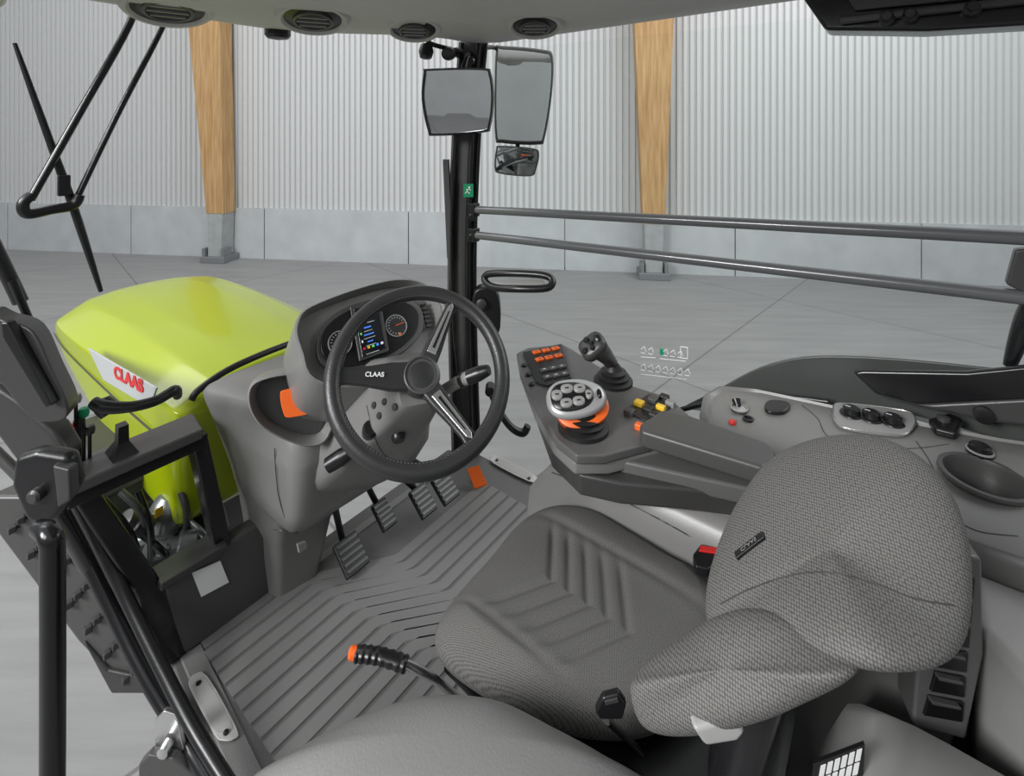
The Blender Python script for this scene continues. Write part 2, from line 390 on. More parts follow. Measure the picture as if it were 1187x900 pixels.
# ---------------------------------------------------------------- MIRRORS
def mirror(name,label,out,Y,m,arm,tilt,yaw=0):
    pts=spline([py(u,v,Y) for u,v in out],4,True); c=sum(pts,V((0,0,0)))/len(pts)
    o=thing(name,label,'mirror',c)
    def sc_(s,dy): return [V((c.x+(p.x-c.x)*s,p.y+dy+tilt*(p.z-c.z)*s+yaw*(p.x-c.x)*s,c.z+(p.z-c.z)*s)) for p in pts]
    loft('mirror_housing',[sc_(.6,.09),sc_(.9,.07),sc_(1.0,.03),sc_(1.0,.0),sc_(.97,-.012),sc_(.93,-.012),sc_(.915,-.002)],m,o,ang=60)
    loft('mirror_glass',[sc_(.92,-.001),sc_(.92,-.005),sc_(.5,-.0055),sc_(.02,-.0058)],MIR,o,ang=60)
    if arm: tube('mirror_arm',arm,.012,BLACK,o)
    return o
mirror('rear_view_mirror','small black rounded interior mirror on the pillar',[(490,83),(495,79),(560,80),(570,86),(573,115),(569,147),(560,154),(502,158),(494,152),(487,115)],1.95,BLACKM,[py(530,110,2.03),py(540,70,2.08),py(546,62,2.16)],-.10,-.22)
mirror('rear_view_mirror','large tall grey exterior mirror outside the side window',[(575,58),(582,54),(630,58),(641,66),(640,110),(632,160),(624,168),(582,166),(574,160),(573,110)],2.6,DGREY2,[py(600,110,2.69),py(580,60,2.66),py(556,56,2.3)],-.07,.06)
mirror('rear_view_mirror','small wide angle mirror below the large exterior mirror',[(575,173),(580,169),(618,172),(625,178),(622,196),(615,205),(580,202),(573,195)],2.6,DGREY2,[py(600,190,2.67),py(600,160,2.69)],-.25)
o=thing('camera_bracket','black swivel clamp under the roof edge beside the mirror','bracket',py(494,58,2.0))
lathe('clamp_ball',py(494,60,2.0),(0,-.3,-1),[(.001,-.03),(.024,-.027),(.03,0),(.024,.024),(.001,.03)],BLACK,o,20)
tube('clamp_arm',[py(494,58,2.0),py(497,47,2.0),py(498,38,2.02)],.010,BLACK,o)
lathe('clamp_knob',py(520,62,2.05),(0,-1,-.2),[(.026,-.03),(.03,.0),(.026,.03),(.012,.035)],DGREY,o,20)
tube('clamp_link',[py(497,50,2.0),py(510,54,2.02),py(535,60,2.1)],.01,BLACK,o)
# ---------------------------------------------------------------- WIPER
w=thing('windshield_wiper','black parallel-arm wiper parked on the windscreen','wiper',pf(90,230,1.9))
FW=1.9
tube('wiper_blade',[pf(17,50,FW),pf(60,170,FW),pf(85,240,FW),pf(117,338,FW)],[.005,.009,.011,.011,.006],BLACK,w)
tube('wiper_arm',[pf(168,-30,FW-.02),pf(150,28,FW-.02),pf(90,135,FW-.02),pf(35,232,FW-.02)],.0105,BLACKM,w,n=8)
tube('wiper_arm',[pf(205,-20,FW),pf(190,28,FW),pf(135,135,FW),pf(88,232,FW)],.0085,BLACKM,w,n=8)
tube('wiper_linkage',[pf(37,226,FW-.02),pf(27,236,FW-.02),pf(32,248,FW-.02),pf(60,243,FW-.02),pf(85,238,FW-.02),pf(92,226,FW-.02)],.014,BLACK,w)
box('blade_carrier',pf(74,215,FW-.01),(.010,.014,.03),BLACK,w)
# ---------------------------------------------------------------- HOOD
hood=thing('tractor_hood','glossy lime green sculpted engine hood with silver side badge','hood',cab(2.2,.85,1.3))
rings=[]
for f,rl,rt,zt,ze,zb in ((1.66,.56,1.18,1.83,1.755,1.42),(1.68,.56,1.18,1.84,1.765,1.42),(1.9,.53,1.20,1.87,1.785,1.45),(2.26,.50,1.21,1.885,1.79,1.58),(2.55,.485,1.21,1.888,1.79,1.66),(2.80,.49,1.20,1.875,1.785,1.715),(2.90,.51,1.16,1.858,1.775,1.72),(2.95,.58,1.10,1.83,1.765,1.73),(2.955,.60,1.08,1.80,1.76,1.735)):
    w_=rt-rl; c_=(rl+rt)/2
    pr_=[(rl+.05,zb),(rl+.004,zb+.004),(rl,zb+.015),(rl-.004,(zb+ze)/2),(rl-.001,ze-.006),(rl+.001,ze),(rl+.007,ze+.005),(rl+w_*.15,ze+(zt-ze)*.68),(rl+w_*.160,ze+(zt-ze)*.72),(rl+w_*.30,zt-.009),(rl+w_*.315,zt-.006),(c_,zt),(rt-w_*.315,zt-.006),(rt-w_*.30,zt-.009),(rt-w_*.160,ze+(zt-ze)*.72),(rt-w_*.15,ze+(zt-ze)*.68),(rt-.007,ze+.005),(rt-.001,ze),(rt,ze-.006),(rt,(zb+ze)/2),(rt,zb+.015),(rt-.004,zb+.004),(rt-.05,zb)]
    rings.append([cab(f,a,b_) for a,b_ in pr_])
loft('hood_shell',rings,GREEN,hood,ang=60,sub=2)
bd=prism('hood_badge',[pr(104,403,.488),pr(140,424,.488),pr(184,449,.488),pr(180,460,.488),(pr(166,466,.488)),pr(122,440,.488)],R*-.006,mat('silver_badge',(.50,.52,.52),.35,metal=.2),hood,.002)
a=pr(127,428,.480); b_=pr(172,452,.480)
text('brand_lettering','CLAAS',(a+b_)/2-Z*.002,(b_-a),Z,(b_-a).length*.135,RED,bd,bold=.045,ext=.0006,xs=1.85)
tube('hood_shut_line',[cab(1.66,.557,1.66),cab(1.9,.524,1.69),cab(2.26,.495,1.72),cab(2.6,.482,1.735),cab(2.8,.487,1.745)],.0022,DGREY,hood)
o=top(tube('windscreen_seal',[pf(222,464,1.64),pf(232,451,1.64),pf(272,425,1.64),pf(340,397,1.64),pf(400,380,1.64)],.010,BLACK),'black rubber windscreen seal above the hood','seal')
ALU=mat('cast_aluminium',(.30,.31,.31),.3,metal=.7)
en=thing('engine','engine components with silver filter housing and hoses under the hood','engine',cab(1.9,.6,1.2))
box('engine_block',cab(2.08,.72,1.32),(.2,.30,.26),DGREY,en,bv=.02)
box('engine_bracket',cab(1.92,.55,1.52),(.05,.14,.02),DGREY2,en,bv=.005)
box('engine_cover',cab(1.90,.50,1.36),(.04,.10,.07),DGREY2,en,bv=.01)
lathe('filter_housing',pf(195,590,1.75),(.2,0,1),[(.045,-.12),(.052,-.1),(.052,-.05),(.046,-.045),(.05,-.04),(.05,.0),(.04,.03),(.026,.045)],ALU,en,24)
lathe('oil_filter',pf(228,585,1.72),(-.4,0,1),[(.028,-.1),(.032,-.09),(.032,.03),(.02,.045)],BLACK,en,20)
lathe('end_flange',pf(205,635,1.68),(-.8,-.5,.3),[(.045,-.04),(.045,0),(.03,.004),(.03,.02),(.012,.022),(.012,.03)],ALU,en,24)
lathe('coupling',pf(155,605,1.72),(-.3,-.5,.6),[(.03,-.05),(.03,0),(.024,.004),(.024,.03),(.01,.034)],DGREY2,en,20)
for k_,(u,v,u2,v2) in enumerate(((160,570,175,650),(215,600,245,640),(180,640,235,660),(120,580,160,640),(235,560,262,610),(140,570,170,610),(165,620,200,660),(205,560,215,620))):
    tube('hose',[pf(u,v,1.7),pf((u+u2)/2+6,(v+v2)/2,1.66),pf(u2,v2,1.7)],.009,(BLACK,SILV,ALU,BLACK,BLACK,DGREY2,BLACK,DGREY2)[k_],en)
tube('coolant_pipe',[pf(140,640,1.8),pf(180,620,1.76),pf(240,615,1.76)],.02,ALU,en)
for u,v in ((184,594),(232,600)): box('warning_sticker',pf(u,v,1.69),(.002,.010,.012),YEL,en,bv=0)
# ---------------------------------------------------------------- CAB FLOOR
fl=thing('cab_floor','grey ribbed rubber mat covering the raised cab floor','floor mat',cab(.7,1,1.2))
pts=[cab(1.56,.5,1.2),cab(1.56,1.56,1.2),cab(1.45,1.62,1.2),cab(-.7,1.64,1.2),cab(-.7,.43,1.2),cab(.6,.44,1.2),cab(1.2,.46,1.2)]
prism('floor_plate',pts,-Z*.08,MATD,fl,.006)
bm=bmesh.new()
def strip(path,w):
    rings=[]
    for q_i in range(len(path)):
        a_=path[max(q_i-1,0)]; b_=path[min(q_i+1,len(path)-1)]
        t=(b_-a_).normalized(); s=t.cross(Z)
        rings.append([path[q_i]+s*x*w+Z*y for x,y in ((-1,-.002),(-.86,.0045),(.86,.0045),(1,-.002))])
    add_rings(bm,rings)
for i in range(19):
    f=1.45-i*.046; w_=.0195
    k1=.84+.008*i; k2=k1+.22-.004*i
    path=[cab(f,.555,1.2),cab(f,k1-.01,1.2),cab(f-.006,k1+.01,1.2),cab(f-.155,k2-.01,1.2),cab(f-.162,k2+.01,1.2),cab(f-.162,1.5,1.2)]
    strip(path,w_)
strip([cab(1.5,.535,1.2),cab(1.0,.50,1.2),cab(.3,.47,1.2),cab(-.3,.46,1.2)],.026)
strip([cab(1.49,.56,1.2),cab(1.49,1.5,1.2)],.016)
fin('mat_ribs',bm,MAT,fl,ang=30)
BRP=mat('brushed_plate',(.52,.52,.50),.4,metal=.25); PIN=mat('plate_inlay_grey',(.36,.36,.35),.4)
def plate(name,lab,outl,holes):
    pts=spline([pz(u,v,1.208) for u,v in outl],3,True)
    o=thing(name,lab,'plate',sum(pts,V((0,0,0)))/len(pts))
    prism('plate_body',pts,Z*.004,BRP,o,.001,1)
    c=sum(pts,V((0,0,0)))/len(pts)
    prism('plate_inlay',[c+(p-c)*.8 for p in pts],Z*.0052,PIN,o,0)
    for (u,v) in holes: lathe('plate_screw',pz(u,v,1.213),Z,[(.006,0),(.006,.003),(.003,.004)],BLACK,o,10)
    return o
plate('threshold_plate','brushed metal threshold plate screwed to the mat beside the door',[(219,790),(226,783),(240,785),(274,845),(272,858),(258,860),(248,852),(222,803)],[(230,793),(262,850)])
plate('threshold_plate','slim brushed metal strip on the mat beside the far door',[(570,531),(578,530),(618,551),(622,557),(613,559),(572,538)],[(576,534),(613,555)])
sl=top(tube('door_seal',[py(25,470,1.2),py(60,530,1.2),py(97,595,1.22),py(140,680,1.22),py(185,770,1.16),py(222,840,1.1),py(262,905,1.03),py(330,1010,.93)],.015,BLACK,k=5),'thick black rubber door seal running down to the cab floor','seal')
sl2=top(tube('door_frame',[py(5,470,1.26),py(48,548,1.26),py(86,618,1.27),py(127,700,1.25),py(169,782,1.2),py(212,852,1.15),py(250,915,1.07)],.018,BLACKM,k=5),'slim black door frame tube beside the cab entrance','door frame')
st=thing('entry_step','dark grey studded entry step panel hanging beside the door opening','step',py(80,690,1.5))
prism('step_panel',[py(-20,575,1.4),py(60,575,1.4),py(110,640,1.4),py(190,758,1.4),py(176,795,1.4),py(135,795,1.4),py(88,745,1.4),py(40,680,1.4),py(-20,600,1.4)],V((0,.1,-.03)),DGREY2,st,.015)
for i in range(7):
    for j in range(4):
        u=14+i*22+j*10; v=606+i*29-j*11+8
        box('step_stud',py(u,v,1.39),(.009,.009,.009),DGREY,st,bv=.003)
prism('step_flange',[py(95,745,1.39),py(125,778,1.39),py(180,790,1.39),py(170,806,1.39),py(128,806,1.39)],V((0,.04,0)),DGREY,st,.008)
lt=thing('door_latch','bright metal door striker latch beside the door frame','latch',py(195,870,1.12))
prism('latch_plate',[py(178,838,1.12),py(190,825,1.12),py(205,830,1.12),py(213,870,1.12),py(200,890,1.12),py(180,880,1.12)],V((0,.012,0)),SILV,lt,.003)
prism('latch_hook',[py(160,888,1.1),py(172,876,1.1),py(200,880,1.1),py(225,900,1.1),py(228,920,1.1),py(160,920,1.1)],V((0,.02,0)),DGREY2,lt,.004)
lathe('latch_pin',py(195,862,1.115),(0,-1,0),[(.012,0),(.012,.02),(.006,.022)],SILV,lt,14)
gp=thing('grab_pole','long black vertical grab pole with bracket at the door','grab rail',py(60,750,.8))
tube('pole',[py(44,612,.82),py(58,622,.8),py(61,660,.8),py(61,900,.8),py(60,1165,.8)],[.012,.016,.0165,.0165,.0165],BLACKM,gp,n=16)
prism('pole_bracket',[py(14,532,.86),(py(40,524,.86)),py(78,530,.86),py(88,565,.86),py(66,600,.86),py(50,614,.86),py(28,606,.86),py(10,565,.86)],V((0,.03,0)),BLACK,gp,.012)
prism('bracket_rib',[py(60,540,.85),py(80,545,.85),py(82,580,.85),py(66,590,.85)],V((0,.02,0)),DGREY,gp,.004)
lathe('bracket_bolt',py(45,572,.86),(0,-1,0),[(.012,0),(.012,.010),(.008,.014)],DGREY,gp,16)
dp=thing('door_trim','dark grey moulded door trim panel with hinge arm','door trim',py(30,430,1.05))
prism('trim_panel',spline([py(-20,368,1.05),py(5,372,1.05),py(38,385,1.05),py(60,430,1.05),py(78,470,1.05),py(72,488,1.05),py(35,486,1.05),py(0,445,1.05),py(-20,440,1.05)],4,True),V((-.02,.05,0)),DGREY,dp,.006)
prism('trim_lip',[py(0,374,1.03),py(8,374,1.03),py(60,470,1.03),py(52,474,1.03),py(2,392,1.03)],V((0,.02,0)),BLACK,dp,.004)
prism('hinge_arm',[py(-10,445,1.1),py(20,465,1.1),py(60,500,1.1),py(78,530,1.1),py(50,560,1.1),py(20,540,1.1),py(-10,500,1.1)],V((0,.05,0)),DGREY,dp,.012)
tube('door_weatherstrip',[py(-10,520,1.16),py(30,560,1.16),py(70,610,1.16),py(100,660,1.18)],.012,DGREY2,dp)
# ---------------------------------------------------------------- FOOTWELL FRAME
ff=thing('footwell_frame','dark grey front bulkhead frame around the small footwell window','window frame',cab(1.55,.5,1.2))
prism('frame_ledge',[cab(1.47,.28,1.80),cab(1.47,.555,1.80),cab(1.58,.57,1.80),cab(1.58,.28,1.80)],-Z*.028,DGREY2,ff,.006)
box('frame_rail',cab(1.49,.425,1.758),(.010,.145,.018),BLACKM,ff,bv=.004)
prism('frame_post',[cab(1.50,.535,1.77),cab(1.50,.575,1.77),cab(1.5,.64,1.42),cab(1.5,.60,1.42)],F*.06,BLACKM,ff,.006)
prism('frame_lower_panel',[cab(1.5,.47,1.43),cab(1.5,.74,1.43),cab(1.5,.76,1.2),cab(1.5,.50,1.2)],F*.05,DGREY2,ff,.01)
prism('frame_side',[cab(1.5,.28,1.78),cab(1.5,.325,1.78),cab(1.5,.475,1.42),cab(1.5,.53,1.2),cab(1.5,.47,1.2),cab(1.5,.42,1.42)],F*.07,BLACKM,ff,.006)
prism('frame_sill',[cab(1.48,.46,1.445),cab(1.48,.62,1.445),cab(1.56,.62,1.445),cab(1.56,.46,1.445)],-Z*.02,DGREY,ff,.004)
bm=bmesh.new(); add_prism(bm,[cab(1.54,.34,1.75),cab(1.54,.56,1.75),cab(1.54,.61,1.43),cab(1.54,.47,1.43)],F*.003); fin('footwell_glass',bm,GLASS,ff,smooth=False)
prism('blank_sticker',[pf(222,664,1.498),pf(255,650,1.498),pf(265,675,1.498),pf(233,692,1.498)],-F*.002,WHITE,ff,0)
gh=thing('grab_bar','black curved grip bar on a mount above the footwell window','handle',cab(1.5,.42,1.8))
tube('handle_grip',[pf(108,466,1.46),pf(120,472,1.44),pf(150,472,1.42),pf(180,465,1.42),pf(202,453,1.42),(pf(206,459,1.45))],[.012,.015,.012,.012,.013,.010],BLACK,gh)
loft('handle_mount',[[cab(1.52+a,.39+b_,z) for a,b_ in ((-w_,-w_*.8),(w_,-w_*.8),(w_,w_*.8),(-w_,w_*.8))] for w_,z in ((.036,1.79),(.032,1.803),(.014,1.83),(.013,1.87))],BLACK,gh,ang=30,sub=0)
lathe('handle_knob',pf(122,471,1.46),(-.6,0,1),[(.018,-.02),(.022,0),(.016,.016),(.001,.02)],BLACK,gh,20)
lc=thing('small_lever_cluster','small control levers with red and green tabs on the ledge','lever',cab(1.55,.33,1.8))
for k_,(u,v,m_) in enumerate(((88,462,GREYL),(97,478,DGREEN),(80,498,RED),(92,488,BLACK),(104,498,DGREY))):
    q=pf(u,v,1.56); q.z=max(q.z,1.805)
    lathe('lever_knob',q,(0,0,1),[(.010,-.01),(.012,0),(.009,.010),(.001,.012)],m_,lc,14)
    tube('lever_stem',[q,V((q.x,q.y,1.79))],.004,BLACK,lc,sm=False)
# ---------------------------------------------------------------- DASHBOARD
db=thing('dashboard','grey moulded steering console with instrument cluster and storage recess','dashboard',cab(1.4,.87,1.2))
def rrect(pts4,k=5,rad=.28):
    n=len(pts4); out=[]
    for i in range(n):
        a=pts4[i-1];b=pts4[i];c=pts4[(i+1)%n]
        p=b+(a-b)*rad; q=b+(c-b)*rad
        for j in range(k+1):
            t=j/k; out.append(p*(1-t)**2+b*2*t*(1-t)+q*t*t)
    return out
rings=[]
for z,rlb,rlf,rrf,rrb,ff_ in ((1.20,.72,.755,.87,.95,1.44),(1.38,.71,.74,.90,1.00,1.41),(1.50,.69,.705,.98,1.06,1.32),(1.54,.68,.685,1.05,1.12,1.24),(1.555,.675,.672,1.09,1.14,1.205),(1.61,.662,.66,1.12,1.15,1.18),(1.735,.62,.658,1.12,1.16,1.165),(1.75,.615,.658,1.10,1.16,1.165),(1.82,.588,.675,1.06,1.15,1.20),(1.845,.581,.685,1.04,1.12,1.23),(1.855,.593,.695,1.03,1.1,1.25),(1.86,.64,.75,.98,1.06,1.32)):
    rings.append(rrect([cab(1.6,rlb,z),cab(ff_+.02,rlf,z),cab(ff_,rrf,z),cab(1.6,rrb,z)],5,.12))
cbody=loft('console_body',rings,GREY,db,ang=70)
seam('panel_seam',cbody,dense([(243,480),(256,530),(278,585),(306,610),(345,618)]),.0016,DGREY,db)
seam('panel_seam',cbody,dense([(318,520),(322,570),(330,600)]),.0012,DGREY,db)
nb=(-F*.74-R*.15+Z*.62).normalized(); pb=py(430,385,1.36)
def bp(u,v,d=0): return onp(u,v,pb,nb)+nb*d
outl=[(339,392),(341,376),(350,363),(375,351),(405,340),(440,330),(466,327),(490,332),(506,350),(512,375),(504,410),(480,440),(430,452),(380,452),(354,440),(346,415)]
P=spline([bp(u,v) for u,v in outl],3,True); c=sum(P,V((0,0,0)))/len(P); bk=(F*.55-Z*.83).normalized()
def bs(s,d,e=0): return [c+(p-c)*s+bk*d+nb*e for p in P]
loft('instrument_binnacle',[bs(.85,.16),bs(.97,.10),bs(.99,.03),bs(1.0,.0),bs(.99,-.004,.014),bs(.965,-.004,.016),bs(.945,0,.004),bs(.92,0,-.020),bs(.6,0,-.022),bs(.02,0,-.022)],GREY,db,ang=40)
ic=[(372,402),(378,380),(400,362),(435,350),(465,349),(484,360),(484,382),(466,402),(435,418),(400,425),(380,418)]
cl=prism('instrument_cluster',spline([bp(u,v,-.008) for u,v in ic],4,True),nb*.008,BLACKM,db,.002)
prism('cluster_bezel',spline([bp(u,v,-.022) for u,v in [(368,404),(374,378),(398,357),(435,345),(468,344),(490,358),(490,384),(470,406),(437,423),(400,430),(376,423)]],4,True),nb*.016,DGREY2,db,.003)
GDIM=mat('gauge_print',(.45,.45,.45),.5)
for (u,v,rad) in ((394,398,.031),(459,378,.031)):
    g=lathe('gauge',bp(u,v,.0),nb,[(rad,0),(rad,.004),(rad*.95,.004),(rad*.92,.002),(.001,.002)],FACE,cl,32)
    lathe('gauge_face',bp(u,v,.002),nb,[(rad*.92,0),(rad*.92,.0014),(.001,.0014)],BLACK,g,32)
    a1=nb.orthogonal().normalized(); a2=nb.cross(a1)
    bm=bmesh.new()
    for k_ in range(14):
        t=k_/18*2*math.pi; d=a1*math.cos(t)+a2*math.sin(t)
        add_box(bm,bp(u,v,.0038)+d*rad*.74,(d,nb.cross(d),nb),(rad*.07,.0006,.0004))
    fin('gauge_scale',bm,GDIM,g,smooth=False)
    box('gauge_needle',bp(u,v,.0045)+a1*rad*.3,(rad*.4,.0009,.0005),ORANGE,g,ax=(a1,a2,nb),bv=0)
    lathe('gauge_lamp',bp(u+4,v+10,.003),nb,[(.004,0),(.004,.002),(.001,.003)],ORANGE,g,10)
prism('screen_bezel',[bp(405,357,.001),bp(440,347,.001),bp(450,408,.001),bp(416,420,.001)],nb*.006,DGREY,cl,.002)
scn=prism('display_screen',[bp(409,360,.006),bp(437,352,.006),bp(446,405,.006),bp(419,416,.006)],nb*.003,SCRN,cl,.001)
du=(bp(437,358)-bp(409,366)).normalized(); dv=(bp(409,366)-bp(420,413)).normalized()
text('speed_readout','0.0',bp(425,368,.0095),du,dv,.016,SWHT,scn,ext=.0002)
for j,(v0,m_,w_,h_) in enumerate(((376,SWHT,.022,.0005),(381,BLUE,.010,.0018),(385,SWHT,.012,.0004),(389,BLUE,.014,.0015),(393,SWHT,.016,.0004),(397,BLUE,.008,.0015),(401,SWHT,.014,.0004),(410,SWHT,.018,.0005))):
    box('screen_row',bp(425+(v0-383)*.22,v0,.0093),(w_,h_,.0004),m_,scn,ax=(du,dv,nb),bv=0)
for i in range(5):
    box('screen_icon',bp(421+i*5.1,406-i*1.7,.0095),(.0035,.003,.0004),(RED,YEL,SGRN,BLUE,SWHT)[i],scn,ax=(du,dv,nb),bv=0)
for i in range(4):
    box('screen_icon',bp(414+i*1.6,371+i*9,.0095),(.002,.003,.0004),(SWHT,BLUE,SGRN,SWHT)[i],scn,ax=(du,dv,nb),bv=0)
bm=bmesh.new()
for k_ in range(6): add_box(bm,bp(492+k_*1.3,352+k_*5,-.008),(du,dv,nb),(.008,.0022,.006))
fin('air_outlet',bm,BLACK,db,smooth=False)
rc=py(334,470,1.26); rn=(-F*.75-R*.45+Z*.25).normalized()
def rp(u,v,d=0): return onp(u,v,rc,rn)+rn*d
rco=spline([rp(u,v,.0) for u,v in ((288,460),(296,443),(330,434),(362,438),(382,455),(388,482),(376,512),(350,516),(312,500),(294,482))],4,True)
cc=sum(rco,V((0,0,0)))/len(rco)
loft('storage_recess',[[cc+(p-cc)*s+rn*d for p in rco] for s,d in ((1.0,-.12),(1.04,-.04),(1.03,.0),(.98,.005),(.94,.0),(.88,-.045),(.84,-.05),(.02,-.05))],GREY,db,ang=60)
prism('recess_floor',[cc+(p-cc)*.84+rn*-.048 for p in rco],rn*.003,DGREY,db,0)
prism('orange_reflector',spline([rp(u,v,.004) for u,v in ((325,457),(331,451),(361,447),(367,452),(369,471),(364,477),(336,483),(329,478))],3,True),rn*.010,ORANGE,db,.003)
tube('reflector_bracket',[rp(350,470,-.045),rp(350,466,.004)],.008,BLACK,db,sm=False)
prism('console_badge',[pf(343,630,1.345),pf(353,626,1.345),pf(354,634,1.345),pf(345,640,1.345)],-F*.01,GREYL,db,.002)
c_w=py(488,432,1.17); n_w=V((.26,-.69,.68)).normalized()
xr=Z.cross(n_w).normalized(); upw=n_w.cross(xr)
colA=c_w-n_w*.06; colB=cab(1.22,.86,1.78)
rg=[]
for i,(t,w_) in enumerate(((0,.045),(.08,.062),(.3,.080),(.6,.105),(1,.135),(1.3,.145))):
    q=colA.lerp(colB,t); rg.append(rrect([q+xr*w_*a+upw*w_*b_*1.15 for a,b_ in ((-1,-1),(1,-1),(1,1),(-1,1))],4,.2))
scol=loft('steering_column',rg,GREY,db,ang=40)
seam('column_seam',scol,dense([(425,470),(440,520),(470,545)]),.0013,DGREY,db)
def onsurf(o,u,v,fn):
    p,n=hit(o,u,v)
    if p is not None: fn(p,n)
for k_,(u,v) in enumerate(((434,470),(446,466),(458,472),(440,482))):
    onsurf(scol,u,v,lambda p,n:lathe('column_button',p,n,[(.008,-.004),(.008,.003),(.006,.005),(.001,.005)],DGREY,db,14))
onsurf(scol,462,505,lambda p,n:lathe('start_knob',p,n,[(.017,-.004),(.017,.008),(.013,.014),(.001,.014)],BLACK,db,20))
sk=thing('control_stalk','black indicator stalk with grey ring on the steering column','stalk',py(520,450,1.27))
tube('stalk_arm',[py(505,458,1.27),py(530,444,1.25),py(545,437,1.24)],[.013,.015,.017],GREYL,sk)
tube('stalk_ring',[py(534,442,1.248),py(538,440,1.246)],.0185,BLACK,sk,sm=False)
tube('stalk_grip',[py(543,438,1.24),py(556,433,1.235),py(567,429,1.23)],[.018,.018,.012],BLACK,sk)
sk=thing('control_stalk','black stalk with knurled end on the steering column','stalk',py(420,515,1.24))
tube('stalk_arm',[py(445,497,1.25),py(425,510,1.23),py(408,522,1.22)],[.010,.009,.012],BLACK,sk)
tube('stalk_grip',[py(412,520,1.22),py(396,530,1.215),py(380,540,1.21)],[.015,.02,.018],BLACK,sk)
lathe('switch_barrel',py(430,497,1.2),n_w,[(.020,-.06),(.020,0),(.015,.006),(.001,.006)],BLACK,thing('ignition_switch','round black ignition switch on the steering column','switch',py(430,497,1.22)),22)
# ---------------------------------------------------------------- STEERING WHEEL
sw_=thing('steering_wheel','black leather three-spoke steering wheel with silver spoke inserts','steering wheel',c_w-n_w*.05)
RW=.196
bm=bmesh.new(); ringp=[c_w+(xr*math.cos(t)+upw*math.sin(t))*RW for t in [2*math.pi*i/96 for i in range(96)]]
add_tube(bm,ringp,.0185,True,16); fin('rim',bm,LEATH,sw_,ang=180)
bm=bmesh.new()
for i in range(150):
    t=2*math.pi*i/150; d=xr*math.cos(t)+upw*math.sin(t); tg=n_w.cross(d)
    p=c_w+d*(RW-.0135)+n_w*.0132
    add_box(bm,p,((tg+d*.4).normalized(),n_w,d),(.0024,.0006,.0005))
fin('rim_stitching',bm,mat('grey_thread',(.12,.12,.12),.7),sw_,smooth=False)
hc=c_w-n_w*.03+xr*.004
hub=lathe('hub',hc,n_w,[(.03,-.05),(.038,-.04),(.045,-.01),(.045,.008),(.041,.014),(.038,.014),(.036,.010),(.03,.013),(.001,.015)],LEATH,sw_,40)
lathe('hub_ring',hc,n_w,[(.0415,.010),(.0425,.0155),(.039,.017),(.0375,.013)],DGREY2,hub,40)
def spoke(ang,w0,w1,ins,ins_m):
    a=math.radians(ang); d=xr*math.cos(a)+upw*math.sin(a)
    end=c_w+d*(RW-.006); st_=hc+d*.03; ax=(end-st_).normalized(); tg=n_w.cross(ax).normalized(); nn=ax.cross(tg)
    L=(end-st_).length
    rg=[]
    for t,w_,th in ((0,w0,.012),(.25,w0*.95,.011),(.55,(w0+w1)/2*.9,.009),(.85,w1,.008),(1,w1*1.3,.008)):
        q=st_+ax*L*t; rg.append(rrect([q+tg*w_*x+nn*th*y for x,y in ((-1,-1),(1,-1),(1,1),(-1,1))],3,.2))
    s=loft('spoke',rg,LEATH,sw_,ang=50)
    if ins:
        prism('spoke_insert',[st_+ax*L*t+tg*w_+n_w*.010 for t,w_ in ((.14,-.012),(.88,-.0075),(.95,0),(.88,.0075),(.14,.012))],n_w*.005,ins_m,s,.002)
        prism('insert_slot',[st_+ax*L*t+tg*w_+n_w*.014 for t,w_ in ((.22,-.0035),(.8,-.0015),(.8,.0015),(.22,.0035))],n_w*.002,BLACK,s,.0005)
    return s,st_,ax,tg
spoke(57,.023,.014,True,SILV); spoke(-60,.023,.014,True,SILV)
s,st_,ax,tg=spoke(173,.032,.017,False,None)
text('brand_lettering','CLAAS',st_+ax*.080+n_w*.014,-ax,upw,.0145,WHT2,s,bold=.02,ext=.0006)
# ---------------------------------------------------------------- PEDALS
def pedal(u,v,w,h,z,lab,arm,m=RUB):
    c=pz(u,v,z); o=thing('pedal',lab,'pedal',c,'foot pedals')
    nn=(-F*.62+Z*.78).normalized(); t=R.copy(); s=nn.cross(t).normalized()
    s2=w/2*c.y/FL*.80; h2=h/2*c.y/FL*.88
    box('pedal_pad',c,(s2,h2,.008),m,o,ax=(t,s,nn),bv=.004)
    bm=bmesh.new()
    for i in range(5): add_box(bm,c+nn*.010+s*h2*(-.72+.36*i),(t,s,nn),(s2*.88,h2*.08,.002))
    fin('pad_ribs',bm,DGREY,o,smooth=False)
    tube('pedal_arm',[c-nn*.006,c-nn*.03+F*.03+Z*.05,cab(1.35,arm,z+.26)],[.010,.010,.010],BLACK,o)
pedal(407,643,38,42,1.25,'black ribbed clutch pedal on a curved arm',.86)
pedal(445,597,24,34,1.30,'narrow black ribbed brake pedal',.94)
pedal(490,581,28,36,1.30,'wide black ribbed brake pedal',1.00)
pedal(516,566,30,34,1.30,'black ribbed accelerator pedal with wide pad',1.05)
o=thing('orange_pedal_stop','small orange foot plate beside the accelerator','foot plate',pz(552,555,1.26))
prism('stop_plate',[pz(541,545,1.27),pz(555,541,1.27),pz(565,563,1.21),pz(550,568,1.21)],Z*.006,ORANGE,o,.002)
box('stop_foot',pz(553,556,1.21),(.02,.01,.010),BLACK,o)
